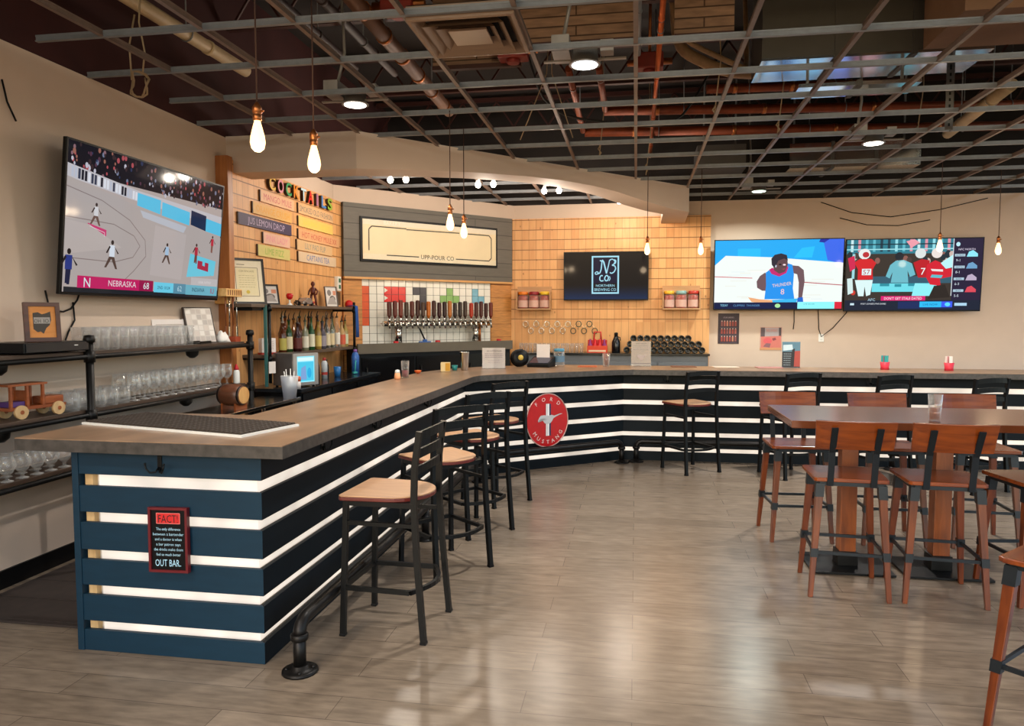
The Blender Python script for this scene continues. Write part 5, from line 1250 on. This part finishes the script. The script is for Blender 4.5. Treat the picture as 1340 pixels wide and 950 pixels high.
# ------------------------------------------------------------------ on the bar top
t = thing('bar_mat', 'dark studded bar mat with a white edge on the near bar top', 'mat', (-2.35, 3.545, ZC1), R(-14))
m = MB(mat('brown_rubber', '#40352c', .65, 0, .2, 30)); m.b2((-.55, -.19, .0), (.55, .21, .012))
for i in range(36):
    for j in range(13): m.box((-.533+i*.0305, -.172+j*.0305, .0155), (.02, .02, .007))
m.build('studs', None, t)
m = MB(M_cool_white); m.b2((-.55, -.205, .0), (.565, -.19, .011)); m.b2((.55, -.19, 0), (.565, .21, .011)); m.build('white_edge', None, t)
t = thing('tall_glass', 'tall clear glass of pens with a red base on the bar top', 'glass', (-2.16, 6.70, ZC1))
m = MB(M_glass); m.lathe([(0, .004), (.034, 0), (.038, .16), (.036, .16), (.032, .008), (0, .008)], n=18, cap=False); m.build('tumbler', None, t)
m = MB(flat('#8a1c34')); m.lathe([(.03, .008), (.032, .07), (0, .072)], n=16); m.build('filling', None, t)
m = MB(M_blackp)
for a in range(4): m.cyl((.012*math.cos(a*1.6), .012*math.sin(a*1.6), .07), (.024*math.cos(a*1.6), .024*math.sin(a*1.6), .17), .004, 6)
m.build('pen', None, t)
t = thing('salt_shaker', 'small orange and white shaker beside the tall glass of pens', 'shaker', (-2.17, 6.50, ZC1))
m = MB(flat('#e8a070')); m.lathe([(.027, 0), (.03, .02), (.024, .06)], n=14); m.build('body', None, t)
m = MB(M_cool_white); m.lathe([(.024, .06), (.022, .085), (0, .092)], n=14); m.build('cap', None, t)
t = thing('orange_wedge', 'half an orange lying face up at the inner edge of the bar top', 'orange', (-2.18, 7.18, ZC1))
m = MB(flat('#d85c20')); m.lathe([(.0, 0), (.018, .004), (.034, .022), (.036, .036)], n=16); m.build('peel', None, t)
m = MB(flat('#ee9040')); m.lathe([(.033, .036), (.0, .037)], n=16); m.build('flesh', None, t)
t = thing('napkin_box', 'yellow napkin box on the bar top beside the chrome tin', 'box', (-1.99, 7.56, ZC1), R(12))
m = MB(flat('#e2c890')); m.b2((-.05, -.05, 0), (.05, .05, .095), .004); m.build('case', None, t)
m = MB(flat('#c8901c')); m.b2((-.0, -.052, .008), (.049, -.05, .09)); m.build('yellow_panel', None, t)
t = thing('teal_cup', 'small teal cup between the napkin box and the chrome tin', 'cup', (-1.93, 7.72, ZC1))
m = MB(flat('#2c8a88', .3)); m.lathe([(0, 0), (.026, 0), (.034, .055), (.031, .055), (.024, .005), (0, .005)], n=16, cap=False); m.build('cup', None, t)
t = thing('shaker_tin', 'polished steel shaker tin standing on the bar top at the bend', 'shaker', (-1.82, 7.72, ZC1))
m = MB(M_chrome); m.lathe([(0, .003), (.036, 0), (.038, .004), (.05, .195), (.052, .2), (.049, .2), (.037, .008), (0, .008)], n=24, cap=False); m.build('tin', None, t)
t = thing('card_terminal', 'black card terminal with a paper receipt on the bar top', 'terminal', (-1.08, 8.46, ZC1), R(-12)); t.scale = (1.35, 1.2, 1.35)
m = MB(M_blackp); m.hexa([(-.1, -.1, 0), (.1, -.1, 0), (.1, .1, 0), (-.1, .1, 0), (-.1, -.1, .03), (.1, -.1, .03), (.1, .1, .085), (-.1, .1, .085)]); m.build('base', None, t, bevel=.006)
m = MB(mat('terminal_screen', '#2c3048', .1)); m.slab([(-.085, 0), (.085, 0), (.085, .15), (-.085, .15)], (0, -.085, .0355), (1, 0, 0), (0, .965, .262), .002); m.build('keypad_screen', None, t)
m = MB(M_paper); m.slab([(-.06, 0), (.06, 0), (.05, .12), (-.07, .12)], (0, .06, .075), (1, 0, 0), (0, .3, .95), .002); m.build('receipt', None, t)
t = thing('tape_reel', 'round black tape reel with a yellow centre beside the card terminal', 'reel', (-1.33, 8.42, ZC1), R(30)); t.scale = (1.2, 1.2, 1.2)
My = Matrix.Translation((0, 0, .085)) @ Matrix.Rotation(R(82), 4, 'X')
m = MB(M_blackp); m.lathe([(.03, -.03), (.085, -.03), (.085, -.022), (.07, -.02), (.07, .02), (.085, .022), (.085, .03), (.03, .03)], n=26, M=My); m.build('spool', None, t)
m = MB(flat('#d0b04a')); m.lathe([(.0, .03), (.026, .031), (.026, .04), (0, .041)], n=16, M=My); m.build('hub', None, t)
t = thing('storage_jar', 'clear jar with a blue lid on the bar top right of the card terminal', 'jar', (-.885, 8.60, ZC1))
m = MB(M_glass); m.lathe([(0, .004), (.06, 0), (.064, .01), (.064, .16), (.055, .175), (.052, .175), (.06, .16), (.06, .012), (0, .01)], n=20, cap=False); m.build('jar', None, t)
m = MB(flat('#4a90b0', .35)); m.lathe([(.058, .172), (.062, .176), (.062, .2), (.05, .208)], n=20); m.build('lid', None, t)
m = MB(flat('#5c7c94')); m.lathe([(.0645, .05), (.0645, .12)], n=20, cap=False); m.build('paper_label', None, t)
t = thing('pint_of_garnish', 'clear glass of reddish stirrers on the bar top below the black growler', 'glass', (-.335, 8.6, ZC1))
m = MB(M_glass); m.lathe([(0, .004), (.036, 0), (.046, .15), (.044, .15), (.034, .008), (0, .008)], n=18, cap=False); m.build('tumbler', None, t)
m = MB(flat('#a85a48'))
for a in range(6): m.cyl((.014*math.cos(a), .014*math.sin(a), .01), (.03*math.cos(a), .03*math.sin(a), .165), .004, 6)
m.build('stirrer', None, t)
t = thing('bar_napkins', 'flat orange napkins lying on the bar top left of the glass of stirrers', 'napkins', (-.55, 8.5, ZC1), R(4))
m = MB(flat('#c4683c')); m.b2((-.11, -.06, 0), (.11, .06, .008)); m.box((.01, 0, .012), (.2, .11, .006), R(6)); m.build('napkin', None, t)
for x, lb, col in ((1.02, 'pale menu lying on the far bar top below the dark beer poster', '#c9b8a4'), (1.5, 'reddish menu lying on the far bar top left of the promotional card', '#a8746a'), (.55, 'brown board lying on the far bar top right of the tall notice', '#6a3c1c')):
    t = thing('flat_menu', lb, 'menu', (x, 8.7, ZC1), R(3)); m = MB(flat(col)); m.b2((-.14, -.1, 0), (.14, .1, .008), .002); m.build('cover', None, t)
for x, y, lb, c1 in ((2.70, 8.6, 'red condiment holder with teal packets on the far bar top', '#2f9a98'), (3.33, 8.55, 'red and white condiment holder at the right end of the far bar top', '#e6dcd6')):
    t = thing('condiment_holder', lb, 'holder', (x, y, ZC1))
    m = MB(flat('#c8283c')); m.lathe([(0, .004), (.045, 0), (.042, .03), (.05, .085), (.047, .085), (.038, .03), (0, .01)], n=16, cap=False); m.build('holder', None, t)
    for a in range(5): m = MB(flat(c1 if a % 2 == 0 else '#b83a48')); m.box((.022*math.cos(a*1.26), .022*math.sin(a*1.26), .09), (.035, .005, .13), a*1.26+.6); m.build('packet', None, t)
t = thing('drinking_glass', 'tall glass of amber drink standing near the front edge of the high table', 'glass', (1.77, 4.72, 1.0))
m = MB(M_glass); m.lathe([(0, .004), (.031, 0), (.04, .16), (.038, .16), (.029, .01), (0, .01)], n=20, cap=False); m.build('tumbler', None, t)
m = MB(glass('amber_drink', '#d89a6a', .85)); m.lathe([(0, .011), (.029, .011), (.0335, .08), (0, .08)], n=20, cap=False); m.build('drink', None, t)
# rubber floor mat behind the bar
t = thing('floor_mat', 'dark brown rubber mat on the floor between the left wall and the bar end', 'mat', (-3.2, 4.55, 0))
m = MB(mat('floor_rubber', '#2c211b', .8, 0, .3, 14)); m.b2((-.44, -1.25, 0), (.5, 3.2, .012), .004)
for i in range(16): m.b2((-.42, -1.22+i*.27, .012), (.48, -1.2+i*.27, .015))
m.build('rubber', None, t)
# ------------------------------------------------------------------ above the grid
M_duct = mat('galvanised_duct', '#e2e6ea', .14, 1., .05, 3)
M_ductdark = mat('grey_shaded_duct', '#4a4744', .6, .2, .15, 4)
M_tan = mat('tan_board', '#7a5a44', .8, 0, .2, 3)
M_joist = mat('red_oxide_joist', '#3c1a14', .6, .2, .2, 10)
def pipe(name, label, cat, a, b, r, m, rings=0, hang=2, rm=None):
    o = Vector(a); t = thing(name, label, cat, a); d = Vector(b)-o
    mb = MB(m); mb.tube([(0, 0, 0), d], r, 14); mb.build('pipe', None, t)
    if rings:
        for k in range(rings):
            mb = MB(rm or m); p = d*((k+.5)/rings); mb.tube([p-d.normalized()*.02, p+d.normalized()*.02], r*1.13, 14); mb.build('collar', None, t)
    for k in range(hang):
        p = d*((k+.5)/hang); mb = MB(M_steel); mb.tube([p+Vector((0, 0, r)), Vector((p.x, p.y, ZD-a[2]))], .006, 6); mb.tube([p+Vector((0, math.cos(x*.5236)*0, 0))+Vector((0 if abs(d.x) > abs(d.y) else r*1.1*math.cos(x*.5236), r*1.1*math.cos(x*.5236) if abs(d.x) > abs(d.y) else 0, r*1.1*math.sin(x*.5236))) for x in range(12)], .005, 6, True); mb.build('hanger', None, t)
    return t
pipe('vent_pipe', 'cream pipe running over the grid at the upper left', 'pipe', (-3.33, 2.6, 3.72), (-3.31, 5.95, 3.72), .05, mat('cream_pipe', '#c9b08a', .5), 3)
pipe('round_duct', 'long brown round duct with bright clamps left of the air diffuser', 'duct', (-1.99, 3.6, 3.88), (-2.05, 8.0, 3.88), .062, mat('brown_duct', '#5e3c28', .5, .3), 9, 3, M_copper)
pipe('dark_pipe', 'dark pipe beside the long brown round duct', 'pipe', (-2.3, 3.6, 3.95), (-2.3, 6.9, 3.95), .035, mat('dark_pipe_paint', '#2e1a16', .6), 3)
pipe('thin_dark_pipe', 'thin dark pipe above the pendant bulbs at the upper left', 'pipe', (-2.62, 3.4, 3.95), (-2.62, 6.7, 3.95), .035, mat('dark_pipe_paint', '#2e1a16', .6), 2)
pipe('sprinkler_pipe', 'orange pipe crossing above the centre of the grid, nearer one of the two', 'pipe', (-.37, 8.42, 3.92), (6.6, 9.2, 3.92), .05, M_orange, 6, 4, M_copper)
pipe('sprinkler_pipe', 'orange pipe crossing above the grid, farther one of the two', 'pipe', (-.65, 9.33, 3.92), (6.6, 10.1, 3.92), .055, M_orange, 6, 4, M_copper)
pipe('sprinkler_pipe', 'orange pipe crossing the grid in front of the bright duct at the right', 'pipe', (.7, 8.0, 3.98), (2.4, 8.1, 3.98), .045, M_orange, 3, 2, M_copper)
pipe('branch_pipe', 'short orange branch pipe left of the bright ceiling lamp', 'pipe', (-.64, 6.95, 3.92), (-.67, 9.27, 3.92), .032, M_orange, 2, 2)
pipe('branch_pipe', 'short orange branch pipe right of the bright ceiling lamp', 'pipe', (-.36, 6.95, 3.92), (-.36, 8.37, 3.92), .032, M_orange, 2, 2)
pipe('copper_pipe', 'slim bright copper pipe running away above the middle of the grid', 'pipe', (.165, 5.0, 3.82), (.17, 10.4, 3.82), .022, mat('bright_copper', '#c8683c', .3, .9), 4, 3)
pipe('grey_conduit', 'slim grey conduit beside the copper pipe', 'pipe', (-.0, 5.3, 3.86), (-.0, 6.5, 3.86), .02, M_steel, 2, 2)
pipe('light_tube', 'cream tube slanting over the grid at the far right', 'pipe', (3.27, 7.3, 3.68), (3.44, 9.1, 3.68), .055, mat('cream_pipe', '#c9b08a', .5), 2)
# flexible ducts, cables and boxes in the void
def flex(name, label, cat, pts, r, m, n=10):
    o = Vector(pts[0]); mb = MB(m); P = []
    for a, b in zip(pts, pts[1:]):
        for k in range(8): P.append(Vector(a)+(Vector(b)-Vector(a))*k/8-o)
    P.append(Vector(pts[-1])-o)
    for _ in range(4): P = [P[0]]+[(P[i-1]+P[i]*2+P[i+1])/4 for i in range(1, len(P)-1)]+[P[-1]]
    mb.tube(P, r, n); ob = mb.build(name); ob.location = o; return tag(ob, label, cat)
M_flex = mat('tan_flexible_duct', '#8a6a4a', .6, .1, .2, 30); M_cab = mat('dark_cable', '#17120f', .6)
flex('flexible_duct', 'tan flexible duct snaking over the grid right of the copper pipe', 'duct', [(.3, 6.9, 4.66), (.35, 7.0, 4.05), (.8, 7.1, 3.85), (1.6, 7.6, 3.95), (2.2, 8.2, 4.3), (2.3, 8.3, 4.7)], .05, M_flex)
flex('flexible_duct', 'thin tan hose hanging behind the brown lined board panels', 'hose', [(.2, 6.3, 4.7), (.3, 6.4, 3.95), (.9, 6.7, 3.75), (1.0, 7.3, 4.0), (1.0, 7.5, 4.7)], .022, M_flex)
for k, (pts, lb) in enumerate((([(.3, 4.5, 4.7), (.9, 5.0, 3.75), (1.8, 5.15, 3.7), (3.0, 5.0, 4.2), (3.2, 4.9, 4.7)], 'dark cable drooping in front of the tan box duct'), ([(1.6, 4.4, 4.7), (2.0, 4.7, 3.9), (2.9, 5.1, 3.65), (4.2, 5.0, 4.1), (4.4, 4.9, 4.7)], 'second dark cable drooping below the tan box duct'),
    ([(-3.0, 3.0, 4.7), (-2.7, 3.6, 3.7), (-1.7, 4.1, 3.75), (-1.3, 4.6, 4.7)], 'dark cable drooping near the wire coil at the upper left'), ([(-1.2, 6.9, 4.7), (-.9, 7.3, 3.6), (.4, 7.9, 3.55), (1.0, 8.4, 4.7)], 'dark cable drooping between the branch pipes'))): flex('ceiling_cable', lb, 'cable', pts, .012, M_cab, 8)
for k, (x, y, z, lb) in enumerate(((-1.75, 5.35, 3.85, 'left one near the round duct'), (-2.45, 4.9, 3.9, 'beside the thin dark pipe'), (.1, 6.9, 3.85, 'behind the copper pipe'), (-1.0, 6.0, 3.7, 'behind the air diffuser'))):
    t = thing('valve_box', 'rusty red valve box above the grid, '+lb, 'box', (x, y, z))
    m = MB(mat('valve_red', '#7a2014', .5, .2, .25, 12)); m.b2((-.12, -.08, 0), (.12, .08, .14), .012); m.lathe([(.05, -.03), (.06, 0), (.03, .02)], (0, 0, 0), 12); m.build('box_body', None, t)
    m = MB(M_copper); m.tube([(-.2, 0, .07), (.2, 0, .07)], .03, 12); m.tube([(0, 0, .14), (0, 0, 4.7-z)], .014, 8); m.build('pipe_stub', None, t)
# joists
for k, y in enumerate((2.3, 4.35, 6.3, 8.4, 10.2)):
    t = thing('roof_joist', ('dark red open web roof joist, %s counted from the camera' % ('nearest', 'second', 'third', 'fourth', 'farthest')[k]), 'joist', (0, y, 4.2))
    m = MB(M_joist); m.b2((XL+.05, -.03, .4), (7, .03, .45)); m.b2((XL+.05, -.03, 0), (7, .03, .05)); m.build('chord', None, t)
    m = MB(M_joist); n = 22; w = 10.6/n
    for i in range(n): m.bar((XL+.1+i*w, 0, .05), (XL+.1+(i+.5)*w, 0, .4), .02, .02, (0, 1, 0)); m.bar((XL+.1+(i+.5)*w, 0, .4), (XL+.1+(i+1)*w, 0, .05), .02, .02, (0, 1, 0))
    m.build('web', None, t)
def duct(label, lo, hi, m, seams, mname='panel', name='air_duct', ms=None):
    t = thing(name, label, 'duct', lo); d = [hi[k]-lo[k] for k in range(3)]
    mb = MB(m); mb.b2((0, 0, 0), (d[0], d[1], .02 if d[2] > .7 else d[2])); mb.build('panel', None, t)
    if d[2] > .7: mb = MB(M_ductdark if m == M_duct else m); mb.b2((0, 0, .02), d); mb.build('side_panel', None, t)  # sides of the bright duct: the dark they mirror is put into the colour
    for k in range(1, seams): mb = MB(ms or M_ductdark); x = d[0]*k/seams; mb.b2((x-.02, -.012, -.012), (x+.02, d[1]+.012, d[2]+.012)); mb.build('seam', None, t)
    for x in (.1, d[0]-.1): mb = MB(M_steel); mb.b2((x-.01, d[1]/2-.01, d[2]), (x+.01, d[1]/2+.01, (ZD if d[2] > .1 else 3.71)-lo[2])); mb.build('strap', None, t)
duct('large bright metal duct catching blue light at the upper right', (1.0, 6.43, 3.72), (2.75, 7.0, 4.6), M_duct, 3)
duct('thin bright metal panel hung just below the large duct', (1.30, 6.46, 3.5), (2.24, 6.78, 3.53), M_duct, 2)
duct('flat pale duct over the grid close to the far wall at the right', (1.85, 9.62, 3.45), (3.35, 10.2, 3.75), M_duct, 3)
duct('pale duct end over the far end of the grid left of the bright lamp', (.75, 9.75, 3.5), (1.35, 10.3, 3.8), M_ductdark, 1)
duct('tan box duct at the top right corner over the grid', (2.08, 5.3, 3.6), (4.2, 6.0, 4.5), M_tan, 2, ms=M_joist)
M_siding = bricky('brown_lined_boards', '#8d6d57', '#9a7860', '#4a3226', 2.2, .075, .006, 'xz', .8, .5, (1, 5, 1), .4, .2)
for lb, x0, x1, y in (('brown lined board panel above the bright ceiling lamp', -.9, -.04, 5.72), ('brown lined board panel right of the copper pipe', .26, .69, 5.72), ('brown lined board panel behind the air diffuser', -1.7, -.95, 6.1)):
    t = thing('board_panel', lb, 'panel', ((x0+x1)/2, y, 3.68)); w = (x1-x0)/2
    m = MB(M_siding); m.b2((-w, 0, 0), (w, .03, 1.02)); m.build('boards', None, t)
    for z in (0, .45): m = MB(M_joist); m.b2((-w, -.02, z), (w, .0, z+.035)); m.build('batten', None, t)
# hanging slotted strut
t = thing('slotted_strut', 'grey slotted angle post hanging down through the grid at the right', 'strut', (2.592, 6.87, 3.20))
m = MB(mat('strut_grey', '#5c5856', .45, .5)); m.b2((-.032, -.032, 0), (.032, -.028, 1.5)); m.b2((.028, -.028, 0), (.032, .03, 1.5)); m.use(M_blackp)
for k in range(28): m.b2((-.008, -.0335, .03+k*.052), (.008, -.032, .055+k*.052))
m.build('angle', None, t)
# square diffuser sitting in one cell
t = thing('air_diffuser', 'square brown stepped air diffuser set in the ceiling grid', 'vent', (-.954, 4.247, ZG-.02))
M_diff = mat('diffuser_tan', '#8d7460', .5, .1, .06, 6)
def frustum(m, a, z0, b, z1):
    q = [[m.v((s*r, u*r, z)) for s, u in ((-1, -1), (1, -1), (1, 1), (-1, 1))] for r, z in ((a, z0), (b, z1))]
    for k in range(4): m.f([q[0][k], q[0][(k+1) % 4], q[1][(k+1) % 4], q[1][k]])
m = MB(M_diff); frustum(m, .298, 0, .28, -.004); frustum(m, .28, -.004, .235, .05); frustum(m, .298, 0, .298, .08); m.b2((-.298, -.298, .075), (.298, .298, .08)); m.build('outer_frame', None, t)
for a, z in ((.225, .0), (.165, .006)):
    m = MB(M_diff); frustum(m, a, z-.012, a-.05, z+.04); frustum(m, a+.004, z-.012, a-.046, z+.042); o = m.build('cone', None, t); 
m = MB(M_diff); m.b2((-.11, -.11, .0), (.11, .11, .012)); m.build('centre_plate', None, t)
m = MB(mat('vent_inside', '#181210', .9)); m.b2((-.26, -.26, .055), (.26, .26, .07)); m.build('throat', None, t)
# wire coil at the upper left
t = thing('wire_coil', 'loose coil of pale wire hanging through the grid at the upper left', 'wire', (-3.2, 4.40, 3.08))
m = MB(mat('pale_wire', '#9c8466', .6)); P = []
for k in range(30):
    a = k*.45; P.append((.06*math.cos(a)+.012*math.sin(k), .02*math.sin(k*1.3), .05+.08*math.sin(a)))
m.tube(P, .006, 6); m.tube([(.03, 0, .12), (.05, 0, .25), (.0, .02, .45), (.03, .03, .9), (.03, .03, 1.69)], .006, 6); m.tube([(-.05, 0, .08), (-.06, 0, .3), (-.03, .02, .5)], .006, 6); m.build('strand', None, t)
t = thing('hanging_wires', 'pair of pale wires tied to the grid left of the far orange pipes', 'wire', (-1.1, 7.0, ZG+.05))
m = MB(mat('pale_wire', '#9c8466', .6)); m.tube([(0, 0, 0), (.25, 0, .6), (.3, 0, 1.4)], .005, 6); m.tube([(.5, 0, 0), (.3, 0, .6), (.3, 0, 1.4)], .005, 6); m.build('strand', None, t)
for k, (x, y) in enumerate(((.64, 6.6), (1.27, 7.2), (2.6, 7.6), (.1, 8.9), (-.4, 7.9))):
    t = thing('hanger_wire', ('pale hanger wire holding the grid %s' % ('right of the copper pipe', 'below the small bright duct', 'behind the slotted strut', 'at its far end near the bulkhead', 'under the orange branch pipes')[k]), 'wire', (x, y, ZG+.04))
    m = MB(mat('pale_wire', '#9c8466', .6)); m.tube([(0, 0, 0), (.05, .0, .5), (.02, 0, ZD-ZG-.04)], .005, 6); m.tube([(0, 0, .02), (.02, 0, .06), (-.01, 0, .1), (.015, 0, .14)], .007, 6); m.build('strand', None, t)

# ------------------------------------------------------------------ lamps
WARM = (1, .74, .48)
def lamp(kind, name, loc, e, col, size=.1, rot=None, **kw):
    L = bpy.data.lights.new(name, kind); L.energy = e; L.color = col
    if kind == 'AREA': L.shape = 'DISK'; L.size = size
    else: L.shadow_soft_size = size
    for k, v in kw.items(): setattr(L, k, v)
    o = bpy.data.objects.new(name, L); C.objects.link(o); o.location = loc
    if rot: o.rotation_euler = rot
    return o
def can_light(label, x, y, e, col=(1, .93, .84), face='#fff6ea', k=9, box=True):
    t = thing('ceiling_lamp', label, 'ceiling lamp', (x, y, ZG-.03))
    m = MB(mat('can_housing', '#8c8580', .45, .3)); m.lathe([(.1, -.006), (.1, .002), (.084, .004), (.084, .09), (0, .092)], n=24); m.build('can', None, t)
    m = MB(emis('can_face_'+face.strip('#'), face, k)); m.lathe([(0, -.010), (.08, -.010), (.083, -.004)], n=24); m.build('lens', None, t)
    if box:
        m = MB(mat('can_housing', '#8c8580', .45, .3)); m.b2((-.2, -.12, .05), (-.09, .12, .15)); m.b2((-.26, -.015, .02), (.26, .015, .03)); m.b2((.1, -.05, .06), (.18, .05, .13)); m.tube([(-.14, 0, .15), (-.1, .05, .4), (-.14, .05, ZD-ZG-.03)], .012, 8); m.build('junction_box', None, t)
    l = lamp('AREA', 'lamp_glow', (0, 0, -.016), e, col, .16); l.parent = t
    l.data.spread = R(150)
can_light('bright round ceiling lamp with a grey box near the left pendant bulbs', -2.1, 5.36, 30)
can_light('brightest round ceiling lamp in the middle of the grid', -.336, 4.77, 48, (1, .97, .93), '#f4fbff')
can_light('round ceiling lamp over the grid in front of the right far television', 2.14, 7.32, 80, (1, .95, .9))
can_light('small greenish ceiling lamp at the far end of the grid near the far wall', 1.526, 9.83, 34, (.9, 1, .93), '#dcffe8', 6)
can_light('added fill lamp over the high table, outside the picture', 3.3, 3.3, 24)  # this and the next two: unseen lamps added as fill light
can_light('added fill lamp above the camera, outside the picture', -.3, 1.0, 24)
can_light('added fill lamp over the near left corner, outside the picture', -2.6, 1.2, 34)
# twin spots inside the bulkhead
for k, (x, y) in enumerate(((-2.62, 7.95), (-1.72, 8.4), (-1.02, 8.95), (-.14, 9.9))):
    t = thing('twin_spotlight', 'twin spotlight inside the bulkhead, %s' % ('the one nearest the coloured letters', 'second from the coloured letters', 'third from the coloured letters', 'the one above the black television')[k], 'spotlight', (x, y, ZG-.02))
    m = MB(M_cool_white); m.lathe([(.05, 0), (.055, .01), (.055, .03), (0, .032)], n=16); m.b2((-.1, -.012, -.02), (.1, .012, 0)); m.build('base', None, t)
    for s in (-1, 1):
        m = MB(M_cool_white); m.tube([(s*.085, 0, -.01), (s*.09, -.01, -.05)], [.012, .022], 12); h_ = m.build('holder', None, t)
        m = MB(emis('spot_bulb', '#fff0d8', 22)); m.lathe([(0, -.052), (.022, -.046), (.034, -.02), (.03, 0), (.018, .014), (0, .018)], (s*.09, -.012, -.07), 14); m.build('bulb', None, h_)
    l = lamp('POINT', 'spot_glow', (0, -.05, -.22), 34, (1, .88, .74), .06); l.parent = t
# pendants
def pendant(label, x, y, z, cord=None):
    t = thing('pendant_bulb', label, 'pendant lamp', (x, y, z), 0, 'bare pendant bulbs')
    m = MB(emis('filament_glass', '#ffc57e', 3.6)); m.lathe([(0, -.07), (.012, -.068), (.026, -.055), (.032, -.03), (.029, -.005), (.019, .035), (.0135, .055), (.013, .062)], n=18); m.build('bulb', None, t)
    m = MB(M_copper); m.lathe([(.0165, .06), (.019, .064), (.019, .085), (.016, .088), (.02, .092), (.02, .115), (.012, .128), (.006, .138), (0, .139)], n=16); m.tube([(.02, 0, .1), (.032, 0, .1)], .004, 8); m.build('socket', None, t)
    m = MB(mat('brown_cord', '#4a3024', .8)); m.tube([(0, 0, .135), (0, 0, ZG-z+.02)], .004, 6); m.build('cord', None, t)
    l = lamp('POINT', 'bulb_glow', (0, 0, -.12), 7.0, WARM, .05); l.parent = t
pendant('bare pendant bulb nearest the camera, above the end of the bar', -1.59, 2.943, 2.39)
pendant('bare pendant bulb in front of the coloured drink letters', -1.548, 3.406, 2.39)
pendant('bare pendant bulb in front of the long cream sign, larger of the close pair', -1.487, 5.82, 2.39)
pendant('bare pendant bulb in front of the long cream sign, smaller of the close pair', -1.51, 6.4, 2.39)
pendant('bare pendant bulb at the top right corner of the black television', .119, 8.43, 2.39)
pendant('bare pendant bulb between the pine wall and the basketball player television', .711, 8.53, 2.39)
pendant('bare pendant bulb hanging in front of the football television', 3.213, 8.6, 2.39)
pendant('bare pendant bulb at the right edge beyond the football television', 4.0, 9.08, 2.39)

# ------------------------------------------------------------------ daylight from the open shop front behind and to the right
w = bpy.data.worlds.new('world'); S.world = w; w.use_nodes = True
bg = w.node_tree.nodes['Background']; sky = w.node_tree.nodes.new('ShaderNodeTexSky'); sky.sky_type = 'NISHITA'
sky.sun_disc = False; sky.sun_elevation = R(35); sky.sun_rotation = R(200); sky.air_density = 1.2; sky.dust_density = 2
w.node_tree.links.new(sky.outputs[0], bg.inputs['Color']); bg.inputs['Strength'].default_value = .55

S.cycles.use_denoising = True
S.cycles.max_bounces = 8; S.cycles.diffuse_bounces = 3; S.cycles.glossy_bounces = 3; S.cycles.transparent_max_bounces = 24
S.cycles.sample_clamp_indirect = 6; S.cycles.caustics_reflective = False; S.cycles.caustics_refractive = False
vs = S.view_settings
S.display_settings.display_device = 'sRGB'; vs.view_transform = 'Standard'; vs.look = 'None'; vs.exposure = 0; vs.gamma = 1; vs.use_curve_mapping = False
